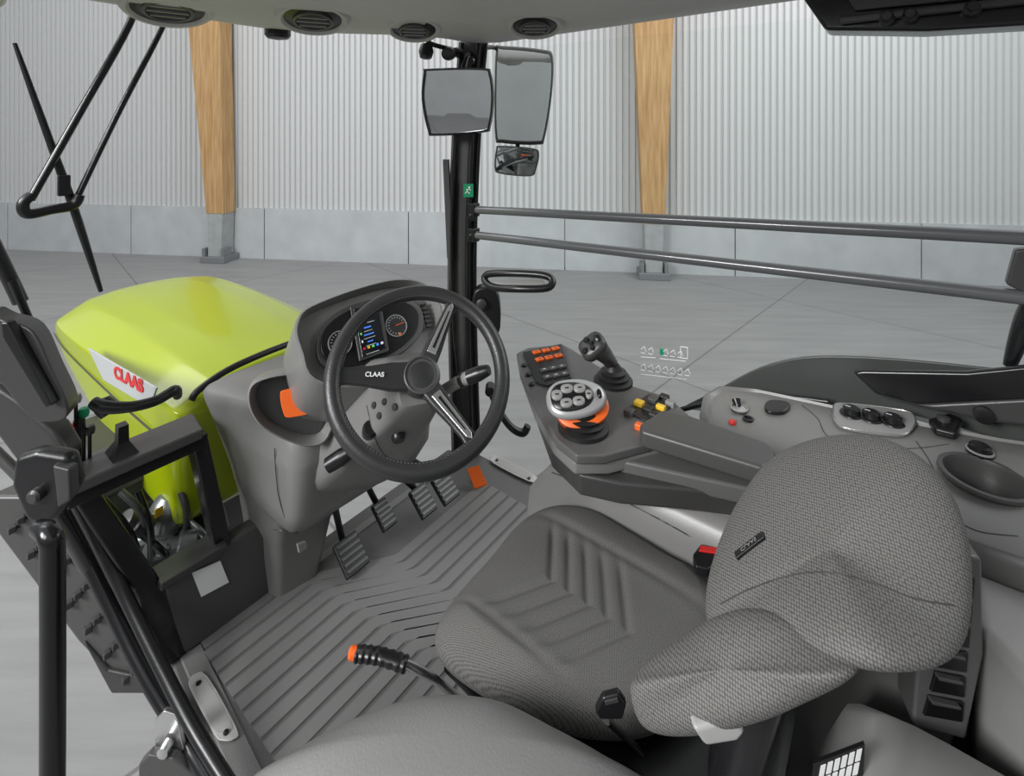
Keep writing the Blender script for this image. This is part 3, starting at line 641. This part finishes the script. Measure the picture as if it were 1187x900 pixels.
# ---------------------------------------------------------------- handle near pillar
h=thing('grab_bar','black loop grab bar with tray and latch on the far pillar','handle',py(575,340,2.0))
bm=bmesh.new(); P=spline([py(u,v,yy) for u,v,yy in ((562,325,2.0),(566,318,2.0),(590,317,1.95),(628,319,1.9),(640,325,1.88),(634,334,1.86),(600,335,1.88),(572,333,1.95))],5,True)
add_tube(bm,P,.014,True); fin('handle_loop',bm,BLACK,h)
prism('handle_plate',[py(570,327,1.98),py(592,322,1.96),py(630,324,1.9),py(632,330,1.88),(py(598,332,1.9))],-Z*.01,GREYL,h,.003)
prism('latch_body',spline([py(u,v,2.02) for u,v in ((555,335),(572,335),(579,350),(580,380),(574,390),(560,388),(548,370),(548,345))],3,True),V((0,.07,0)),BLACK,h,.008)
lathe('latch_button',py(558,352,2.01),(0,-1,0),[(.02,0),(.02,.012),(.012,.016)],DGREY,h,18)
h=thing('door_lever','curved black lever handle low on the far door','handle',py(600,495,2.0))
tube('lever_bar',[py(568,452,2.1),py(578,475,2.05),py(592,495,2.0),(py(606,502,2.0)),py(612,494,2.0)],[.014,.014,.014,.016,.014],BLACK,h)
lathe('lever_pivot',py(568,452,2.1),(0,-1,0),[(.02,-.03),(.02,.02),(.012,.024)],BLACK,h,16)
# ---------------------------------------------------------------- ARMREST
ar=thing('armrest_console','grey armrest control console beside the driver seat','armrest',cab(.6,1.1,1.2))
ZT=1.87
def at(u,v,d=0): return pz(u,v,ZT)+Z*d
body=[(599,409),(612,403),(652,399),(662,404),(700,428),(732,447),(775,460),(798,480),(800,495),(760,512),(700,528),(668,528),(645,510),(620,468),(603,432)]
prism('console_top',[at(u,v) for u,v in body],-Z*.022,GREYD,ar,.005,3)
prism('console_middle',[pz(u,v,1.848) for u,v in [(604,432),(640,420),(800,492),(770,520),(705,536),(666,536),(642,514),(620,475)]],-Z*.03,GREY,ar,.006,3)
prism('console_underside',[pz(u,v,1.815) for u,v in [(610,440),(650,445),(790,480),(898,532),(898,552),(862,574),(790,566),(720,560),(672,550),(640,520)]],-Z*.05,DGREY,ar,.008)
prism('arm_pad',[pz(u,v,1.900) for u,v in ((768,474),(800,481),(888,512),(900,524),(899,536),(885,542),(743,499),(741,491))],-Z*.042,DGREY2,ar,.009,3)
prism('pad_base',[pz(u,v,1.858) for u,v in ((780,482),(800,490),(888,524),(899,535),(887,549),(748,510))],-Z*.036,GREYD,ar,.005,3)
prism('console_neck',[pz(u,v,1.84) for u,v in ((690,498),(745,500),(890,548),(893,556),(875,568),(700,530),(672,518))],-Z*.04,GREYD,ar,.008,3)
kp=prism('keypad',[at(u,v,.002) for u,v in ((606,411),(651,401),(662,440),(634,450),(622,446))],Z*.006,BLACK,ar,.002)
ku=(at(651,401)-at(606,411)).normalized(); kv=(at(606,411)-at(622,446)); kv=(kv-ku*kv.dot(ku)).normalized()
for r_ in range(2):
    for c_ in range(3):
        box('orange_button',at(622+c_*11+r_*3.5,412-c_*2.2+r_*8.5,.010),(.0125,.0092,.003),ORANGE,kp,ax=(ku,kv,Z),bv=.001)
        box('button_mark',at(622+c_*11+r_*3.5,412-c_*2.2+r_*8.5,.0135),(.004,.001,.0005),BLACK,kp,ax=(ku,kv,Z),bv=0)
        box('rocker_button',at(631+c_*10+r_*3.5,433-c_*2+r_*8.5,.010),(.0125,.0092,.003),DGREY2,kp,ax=(ku,kv,Z),bv=.001)
        box('button_mark',at(631+c_*10+r_*3.5,433-c_*2+r_*8.5,.0135),(.004,.0012,.0005),WHT2,kp,ax=(ku,kv,Z),bv=0)
for (u,v) in ((607,425),(612,436),(616,447)): lathe('round_button',at(u,v,.0),Z,[(.008,0),(.008,.006),(.006,.008),(.001,.008)],BLACK,ar,16)
js=thing('drive_lever','silver-faced palm drive lever with round buttons, orange collar and boot','joystick',at(675,500))
lathe('rubber_boot',at(676,497),Z,[(.062,0),(.062,.010),(.050,.014),(.054,.022),(.043,.026),(.047,.034),(.036,.038),(.039,.046),(.028,.05),(.026,.07)],RUB,js,28)
tl=(Z*.80+V((-.08,-.52,0))).normalized()
ta=(V((1,0,.10))-tl*V((1,0,.10)).dot(tl)).normalized(); tb=tl.cross(ta)
def disc(name,ctr,prof,m,parent,sx=1,sy=1,n=40,ang=60,egg=.0,sq=1.0):
    def pw(x): return math.copysign(abs(x)**sq,x)
    return loft(name,[[ctr+tl*h_+(ta*(pw(math.cos(t))*sx)+tb*pw(math.sin(t))*sy*(1-egg*math.cos(t)))*max(r_,1e-4) for t in [2*math.pi*j/n for j in range(n)]] for r_,h_ in prof],m,parent,ang=ang)
hp=py(668,463,1.22)
disc('orange_collar',hp-tl*.030+ta*.012-tb*.010,[(.02,-.034),(.045,-.028),(.060,-.010),(.063,.014),(.05,.020)],ORANGE,js,1.04,.78,egg=.12,sq=.9)
disc('lever_head',hp,[(.05,-.012),(.064,-.006),(.068,.002),(.066,.008),(.058,.014),(.001,.016)],FACE,js,1.08,.70,egg=.14,sq=.86)
disc('faceplate',hp-ta*.010,[(.048,.010),(.052,.0155),(.049,.0185),(.001,.020)],BLACKM,js,1.0,.68,egg=.14,sq=.86)
for k_,(a,b_,sx_,sy_,r_) in enumerate(((-.036,.004,1,.95,.0135),(-.010,.017,1.15,.85,.0135),(.021,.015,1.1,.85,.0135),(-.016,-.017,1.1,.85,.0135),(.014,-.015,1.1,.85,.0135),(.040,-.002,.7,1.1,.0105))):
    bb=disc('lever_button',hp-ta*.010+ta*a+tb*b_+tl*.014,[(r_,0),(r_,.007),(r_*.82,.0095),(.001,.010)],GREYL,js,sx_,sy_,n=24,sq=.8)
    box('button_mark',hp-ta*.010+ta*a+tb*b_+tl*.0243,(.0045,.0014,.0006),BLACK,bb,ax=(ta,tb,tl),bv=0)
disc('thumb_wheel',hp+ta*.056+tl*.004,[(.010,0),(.010,.012),(.007,.016),(.001,.016)],BLACK,js,.6,1.2,n=20)
tube('lever_stem',[at(676,497,.05),hp-tl*.03],.02,BLACK,js,sm=False)
j2=thing('joystick','dark grey joystick with thumb switches on a ribbed rubber boot','joystick',at(711,443))
lathe('rubber_boot',at(711,443),Z,[(.055,0),(.055,.008),(.043,.012),(.046,.02),(.034,.024),(.037,.032),(.025,.037),(.018,.05)],RUB,j2,28)
b0=at(709,440,.045); b1=py(690,402,1.38)
tube('stick_shaft',[b0,b0.lerp(b1,.35)+V((.004,0,0)),b0.lerp(b1,.75)+V((.004,0,0)),b1],[.019,.021,.027,.029],DGREY2,j2)
ax=(b1-b0).normalized()
hx=(ax+V((-.3,-.2,.3))).normalized(); hs=hx.cross(V((0,1,0))).normalized(); hb=hx.cross(hs)
loft('stick_head',[rrect([b1+hx*h_+hs*w_*a*1.25+V((-.006,0,0))+hb*w_*b_ for a,b_ in ((-1,-1),(1,-1),(1,1),(-1,1))],5,.35) for w_,h_ in ((.016,-.03),(.028,-.014),(.031,.0),(.029,.012),(.018,.017))],DGREY,j2,ang=60)
for a,b_,r_ in ((-.024,.0,.010),(.022,.006,.008),(.0,.014,.007),(.004,-.016,.008),(-.004,.0,.007)):
    lathe('thumb_switch',b1+hx*.014+hs*a+hb*b_+V((-.006,0,0)),hx,[(r_,0),(r_,.008),(r_*.5,.011)],BLACK,j2,12)
prism('switch_panel',[at(u,v,.000) for u,v in ((722,478),(752,458),(783,468),(755,492))],Z*.004,BLACK,ar,.002)
for k_,(u,v,m_,w_) in enumerate(((741,471,YEL,.011),(757,467,DGREY2,.011),(770,464,BLACK,.010),(751,478,BLACK,.011),(766,476,YEL,.008),(730,481,DGREY2,.011),(742,498,ORANGE,.008),(777,471,GREYL,.009),(758,485,BLACK,.009))):
    box('paddle_switch',at(u,v,.006),(.012,w_,.008),m_,ar,bv=.003)
pd=top(loft('console_pedestal',[rrect([cab(f0,r0,z),cab(f1,r0,z),cab(f1,r1,z),cab(f0,r1,z)],5,.2) for z,f0,f1,r0,r1 in ((1.2,-.05,.80,1.09,1.24),(1.45,-.05,.82,1.085,1.24),(1.62,-.08,.80,1.085,1.24),(1.70,-.08,.74,1.09,1.24),(1.745,-.08,.62,1.10,1.24),(1.765,-.08,.5,1.12,1.24))],GREY,None,ang=60),'smooth light grey pedestal housing under the armrest','console')
seam('pedestal_seam',pd,dense([(640,548),(700,570),(760,600),(800,622)]),.0015,DGREY,pd)
# ---------------------------------------------------------------- SIDE CONSOLE
sd=thing('side_console','grey side console with knobs, switches and cup holder below the window','console',cab(0,1.4,1.2))
cs=[(.44,1.60),(.42,1.38),(.30,1.29),(.0,1.25),(-.5,1.25),(-.5,1.64),(-.2,1.63),(.1,1.62)]
Pc=spline([cab(f,r,0) for f,r in cs],3,True)
def conz(p):
    f=p.dot(F); r=p.dot(R); return 1.79+max(0,(.42-f))*.09+max(0,(r-1.25))*.08
rg=[]
cc=sum(Pc,V((0,0,0)))/len(Pc)
for s,dz in ((.02,0),(.5,0),(.90,0),(.93,-.004),(.95,.004),(.985,-.004),(1.0,-.02),(1.0,-.06),(.96,-.12),(.93,-.59)):
    ring=[]
    for p in Pc:
        q=cc+(p-cc)*s; zz=conz(q)+dz
        if dz<-.5: zz=1.2
        ring.append(V((q.x,q.y,zz)))
    rg.append(ring)
shell=loft('console_shell',rg,GREY,sd,ang=50)
seam('console_seam',shell,dense([(1062,512),(1080,540),(1098,590),(1130,615),(1180,622)]),.0014,DGREY,sd)
seam('console_seam',shell,dense([(930,470),(948,486),(960,506),(1000,520),(1060,520),(1100,515)]),.0014,DGREY,sd)
def ct(u,v,d=0):
    p=pz(u,v,1.82)
    for _ in range(6): p=pz(u,v,conz(p))
    return p+Z*d
nC=V((0,0,1))
def knob(u,v,r,h,m,par,name='knob'):
    k=lathe(name,ct(u,v),nC,[(r*1.25,0),(r*1.25,.006),(r,.008),(r*.95,h),(r*.8,h+.003),(.001,h+.003)],m,par,24)
    lathe('knob_ring',ct(u,v,.006),nC,[(r*1.25,0),(r*1.24,.003),(r*1.10,.0035),(r*1.08,.001)],FACE,k,24)
    return k
kpts=((966,479),(975,471),(1045,479),(1061,489),(1056,503),(1040,508),(985,501),(969,493))
pl=prism('knob_panel',spline([ct(u,v,.001) for u,v in kpts],3,True),Z*.008,GREYL,sd,.003)
tube('panel_border',[ct(u,v,.008) for u,v in kpts],.002,SILV,sd,closed=True,k=4,n=6)
for u,v in ((987,484),(1010,489),(1035,494)):
    kk=lathe('rotary_knob',ct(u,v,.008),nC,[(.027,0),(.026,.003),(.020,.004),(.019,.016),(.016,.019),(.001,.019)],BLACK,pl,28)
    box('knob_mark',ct(u,v,.0272)+F*.008,(.006,.001,.0004),WHT2,kk,bv=0)
knob(1136,526,.020,.018,BLACK,sd,'rotary_knob'); knob(857,476,.018,.004,DGREY,sd,'lever_base')
tube('mini_lever',[ct(856,474,.0),py(853,463,1.42)],[.008,.012],BLACK,sd,sm=False)
lathe('red_button',ct(849,491),nC,[(.010,0),(.010,.004),(.007,.008),(.001,.008)],RED,sd,16)
lathe('lighter_socket',ct(867,487),nC,[(.014,0),(.014,.006),(.010,.006),(.009,.001)],BLACK,sd,18)
prism('rocker_switch',spline([ct(u,v,.001) for u,v in ((886,474),(892,468),(910,469),(916,474),(908,482),(890,481))],3,True),Z*.01,BLACK,sd,.003)
prism('socket_cover',[ct(u,v,.001) for u,v in ((1076,494),(1100,487),(1116,494),(1108,512),(1084,506))],Z*.018,BLACK,sd,.005)
lathe('cover_knob',ct(1094,496,.016),nC,[(.014,0),(.014,.010),(.008,.013)],DGREY,sd,16)
chc=ct(1142,556)
bm=bmesh.new(); add_lathe(bm,chc,nC,[(.071,-.17),(.071,.05)],40)
cut(shell,bm)
bm=bmesh.new()
add_rings(bm,[[chc+Z*h_+(F*math.cos(t)+R*math.sin(t))*r_ for t in [2*math.pi*j/40 for j in range(40)]] for r_,h_ in ((.068,-.15),(.071,-.01),(.079,.003),(.078,.009),(.069,.009),(.066,.0),(.064,-.03),(.061,-.034),(.057,-.12),(.02,-.122))],caps=True)
fin('cup_holder',bm,DGREY2,sd,ang=40)
lathe('cup_holder_bottom_shade',chc,nC,[(.056,-.121),(.055,-.118),(.001,-.117)],BLACK,sd,32)  # black disc paints the shade at the bottom of the cup
fd=thing('fender_trim','dark grey curved rear fender seen past the side window','fender',cab(-.1,1.8,1.9))
out=[(790,474),(830,452),(870,430),(905,418),(950,412),(1040,415),(1187,430),(1260,440),(1300,560),(1187,520),(1060,482),(960,470),(850,468)]
P=[onp(u,v,cab(0,1.70,1.8),R) for u,v in out]
prism('fender_shell',spline(P,3,True),R*.35-Z*.17,DGREY2,fd,.015,3)
dt=thing('door_lower_trim','black moulded trim slab along the bottom of the side window','trim',cab(-.2,1.62,1.95))
prism('trim_slab',[pr(u,v,1.645) for u,v in ((988,432),(1000,430),(1120,432),(1240,420),(1240,462),(1150,466),(1060,470),(1015,458))],R*.02,BLACKM,dt,.008)
prism('trim_flange',[pr(u,v,1.645) for u,v in ((1060,470),(1240,460),(1240,500),(1150,490))],R*.02,DGREY,dt,.008)
lathe('trim_boss',pr(1140,480,1.645),-R,[(.02,0),(.02,.012),(.012,.014)],BLACK,dt,18)
bp_=top(tube('rear_pillar',[cab(-.6,1.69,2.95),pr(1290,150,1.69),pr(1225,310,1.69),pr(1190,370,1.69),pr(1170,425,1.69)],[.04,.035,.028,.022,.012],BLACKM),'black rear pillar of the cab at the side window','pillar')
tube('console_front_seal',[pr(790,475,1.64),pr(830,466,1.64),pr(900,460,1.64),pr(960,466,1.64)],.008,BLACK,dt)
# ---------------------------------------------------------------- DRIVER SEAT
ds=thing('driver_seat','grey woven fabric driver seat with chevron cushion and high backrest','seat',cab(.45,.87,1.2))
ZS=1.675
co=[(510,712),(516,692),(540,662),(570,630),(594,601),(618,582),(650,574),(692,581),(742,609),(790,638),(822,655),(850,685),(840,730),(800,775),(750,802),(690,806),(620,790),(565,762),(525,735)]
rc_=.86
def chev(q,s):
    f=q.dot(F); r=q.dot(R)
    d=abs(r-rc_); x=f-.6*d
    g=0
    for x0 in (.395,.437,.479,.521,.563):
        e=(x-x0)/.0095; g-=.0062*math.exp(-e*e)
    e2=(d-.135)/.010
    lim=1/(1+math.exp((d-.115)/.008))
    rise=.015/(1+math.exp(-(d-.13)/.016))
    return (g*lim-.004*math.exp(-e2*e2)+rise)*min(1,max(0,(1-s)*5))
pillow('seat_cushion',[pz(u,v,ZS) for u,v in co],FAB,ds,.004,.05,k=10,disp=chev,rings=90,round_=.03,flatp=6,uv=(F,R))
bn=V((-.45,-.62,.64)).normalized(); bu=bn.cross(V((1,0,0))).normalized(); bv_=bn.cross(bu)
up_=[(894,533,.90),(948,509,.86),(1010,506,.80),(1064,529,.74),(1100,568,.70),(1121,620,.66),(1127,680,.62),(1120,738,.58),(1092,771,.55),(1030,780,.54),(968,768,.57),(912,748,.63),(856,740,.69),(824,728,.74),(819,690,.78),(831,638,.83),(856,582,.88)]
bo_=[(731,800,.68),(740,780,.70),(762,758,.71),(796,736,.71),(828,716,.70),(865,706,.68),(910,712,.65),(955,736,.61),(994,768,.565),(982,790,.55),(934,815,.57),(882,837,.59),(820,852,.62),(770,853,.65),(742,838,.67)]
brst=inflate('backrest',[py(*q) for q in up_],bn,.068,.08,FAB2,ds,uv=(bu,bv_),rings=40,pw=3.2)
bols=inflate('side_bolster',[py(*q) for q in bo_],(-.3,-.62,.72),.052,.05,FAB2,ds,uv=(bu,bv_),rings=34,pw=3.0)
PIP=mat('seam_piping',(.05,.049,.047),.7)
seam('backrest_seam',brst,dense([(836,700),(870,683),(915,668),(960,664),(1010,676),(1060,694),(1105,702)]),.0011,PIP,ds)
tp,tn=hit(brst,870,634); tp2,_=hit(brst,888,621)
tx=(tp2-tp); tx=(tx-tn*tx.dot(tn)).normalized(); ty=tn.cross(tx).normalized()
if ty.z<0: ty=-ty
tg_=prism('fabric_tag',[tp+tn*-.002+tx*a+ty*b_ for a,b_ in ((-.027,-.006),(.027,-.006),(.027,.006),(-.027,.006))],tn*.006,BLACK,ds,.0008)
text('brand_lettering','CLAAS',tp+tn*.0046,tx,ty,.0085,GREYL,tg_,ext=.0002,xs=1.2)
loft('seat_base',[rrect([cab(f0,r0,z),cab(f1,r0,z),cab(f1,r1,z),cab(f0,r1,z)],4,.2) for z,f0,f1,r0,r1 in ((1.2,.22,.60,.74,1.02),(1.26,.24,.58,.76,1.0),(1.30,.26,.56,.77,.99),(1.34,.22,.60,.74,1.02),(1.50,.16,.64,.72,1.04),(1.59,.14,.66,.70,1.04))],BLACK,ds,ang=40)
loft('back_shell',[rrect([cab(f-.05,.87-w_,z),cab(f+.02,.87-w_,z),cab(f+.02,.87+w_,z),cab(f-.05,.87+w_,z)],4,.25) for f,z,w_ in ((.20,1.5,.16),(.20,1.7,.15),(.16,1.85,.12),(.10,1.95,.09))],BLACK,ds,ang=50)
bk_=thing('seat_belt_buckle','black seat belt buckle beside the cushion','buckle',py(710,812,.74))
prism('buckle_body',[py(u,v,.74) for u,v in ((699,810),(718,805),(727,817),(722,836),(696,836),(690,827))],V((0,.012,0)),BLACK,bk_,.004)
prism('buckle_slot',[py(u,v,.738) for u,v in ((701,814),(716,810),(718,815),(702,819))],V((0,.01,0)),DGREY,bk_,.001)
tube('buckle_strap',[py(700,832,.76),py(720,850,.78),py(740,870,.8)],.012,BLACK,bk_,flat=.4)
bk_=thing('seat_belt_buckle','black belt buckle with red release button beside the armrest','buckle',py(820,640,1.0))
prism('buckle_body',[pz(u,v,1.72) for u,v in ((803,642),(812,630),(835,634),(836,648),(822,660),(806,656))],-Z*.02,BLACK,bk_,.004)
prism('release_button',[pz(u,v,1.723) for u,v in ((812,632),(833,635),(831,641),(810,638))],-Z*.006,RED,bk_,.001)
lv=thing('seat_adjust_lever','light grey plastic adjustment lever under the seat','lever',py(835,848,.62))
prism('lever_body',[py(u,v,.60) for u,v in ((803,846),(848,833),(866,850),(856,862),(818,868))],V((0,.03,0)),mat('pale_grey_plastic',(.36,.36,.35),.45),lv,.006)
pb_=thing('parking_brake_lever','black ribbed lever with orange tip rising beside the seat','lever',py(450,765,1.02))
bm=bmesh.new(); P=spline([py(412,758,1.0),py(440,761,1.0),py(472,771,.99)],8)
add_tube(bm,P,[.014+.0024*(i%2) for i in range(len(P))],n=14,flat=.8); fin('lever_grip',bm,BLACK,pb_,ang=30)
lathe('orange_tip',py(413,758,1.0),py(405,757,1.0)-py(413,758,1.0),[(.012,-.004),(.012,.01),(.008,.015),(.001,.016)],ORANGE,pb_,16)
tube('lever_arm',[py(468,769,.99),py(490,780,1.0),py(510,792,1.03),py(535,815,1.08)],.008,SILV,pb_)
tube('lever_cable',[py(520,770,1.05),py(545,795,1.05),py(570,825,1.05),py(600,850,1.05)],.014,BLACK,pb_)
# ---------------------------------------------------------------- PASSENGER SEAT
ps=thing('passenger_seat','smooth grey vinyl folding instructor seat','seat',cab(.4,.5,1.2))
po=[(283,900),(335,858),(405,822),(470,800),(530,796),(590,805),(650,834),(710,866),(775,912),(760,1010),(640,1080),(450,1090),(300,1010)]
psc=pillow('seat_cushion',[pz(u,v,1.72) for u,v in po],VINYL,ps,.05,.12,k=5,rings=24,round_=.02)
loft('seat_base',[rrect([cab(f0,r0,z),cab(f1,r0,z),cab(f1,r1,z),cab(f0,r1,z)],4,.2) for z,f0,f1,r0,r1 in ((1.2,.2,.5,.45,.64),(1.58,.2,.55,.42,.66))],BLACK,ps,ang=40)
# ---------------------------------------------------------------- REAR SIDE
rs=thing('rear_side_panel','grey rear side panel with black slotted storage rack','side panel',cab(-.25,1.1,1.2))
prism('panel_block',[cab(-.10,1.10,1.80),cab(-.10,1.235,1.80),cab(-.9,1.235,1.82),cab(-.9,1.0,1.82),cab(-.18,1.0,1.80)],-Z*.6,GREYL,rs,.02,4)
def rk(u,v,d=0): return py(u,v,.78-d)
prism('rack_frame',[rk(1125,646),rk(1139,649),rk(1141,760),rk(1120,860),rk(1058,844),rk(1064,760),rk(1098,735)],V((.02,.06,0)),GREYD,rs,.006)
for i in range(6):
    t0=i/6; t1=(i+.8)/6
    def le(t): return (1116-t*46,668+t*168)
    def re(t): return (1131-t*16,672+t*172)
    a,b_,c_,d_=le(t0),re(t0),re(t1),le(t1)
    prism('rack_slot',[rk(a[0],a[1],.004),rk(b_[0],b_[1],.004),rk(c_[0],c_[1],.004),rk(d_[0],d_[1],.004)],V((0,.012,0)),BLACK,rs,.001)
    prism('rack_fin',[rk(a[0]+4,a[1]+6,.012),rk(b_[0]-3,b_[1]+6,.012),rk(b_[0]-3,b_[1]+9,.012),rk(a[0]+4,a[1]+10,.012)],V((0,.010,0)),DGREY2,rs,.001)
lower=loft('rear_floor_panel',[rrect([cab(f0,r0,z),cab(f1,r0,z),cab(f1,r1,z),cab(f0,r1,z)],4,.12) for z,f0,f1,r0,r1 in ((1.2,-.7,.12,.62,.99),(1.60,-.7,.10,.64,.99),(1.68,-.7,.07,.66,.985),(1.70,-.7,.03,.69,.97))],GREYL,rs,ang=50)
gr=thing('vent_grille','black slotted grille panel with white bars near the rear panel','grille',py(975,885,.62))
prism('grille_plate',[py(u,v,.70) for u,v in ((943,887),(1003,864),(1001,900),(990,935),(935,935))],V((.002,.006,0)),BLACK,gr,.001)
bm=bmesh.new()
for i in range(6):
    for j in range(3):
        u=952+i*8.4-j*3; v=889-i*3.6+j*16
        add_prism(bm,[py(u,v,.699),py(u+5.5,v-2.2,.699),py(u+3,v+11,.699),py(u-2.5,v+13,.699)],V((0,.001,0)))
fin('grille_slats',bm,WHITE,gr,smooth=False)
# ---------------------------------------------------------------- LIGHT
wd=bpy.data.worlds.new('w'); sc.world=wd; wd.use_nodes=True
wd.node_tree.nodes['Background'].inputs[0].default_value=(.96,.98,1,1); wd.node_tree.nodes['Background'].inputs[1].default_value=.74
def area(loc,target,size,power,col=(1,1,1)):
    l=bpy.data.lights.new('added_area_light','AREA'); l.energy=power; l.size=size; l.color=col
    o=bpy.data.objects.new('added_area_light',l); sc.collection.objects.link(o); o.location=loc
    o.rotation_euler=(V(target)-V(loc)).to_track_quat('-Z','Y').to_euler()
area((-5,-2.5,5),(0,1,1.5),2.0,450); area((6,3.5,7.5),(0,8.5,2),5,380); area((-6,3.5,7.5),(-5,8.5,2),5,260)  # unseen area lamps, added as key from the left and wash on the wall
area((-1.5,-.9,3.3),(0,1.2,1.6),.8,24)  # small added lamp outside the cab near the camera, brightens the interior
cd=bpy.data.cameras.new('camera'); co_=bpy.data.objects.new('camera',cd); sc.collection.objects.link(co_)
co_.location=CAM; co_.rotation_euler=(math.pi/2,0,0); cd.sensor_fit='HORIZONTAL'; cd.sensor_width=36; cd.lens=FL*36/1187; cd.shift_y=-300/1187; cd.clip_start=.01
sc.camera=co_
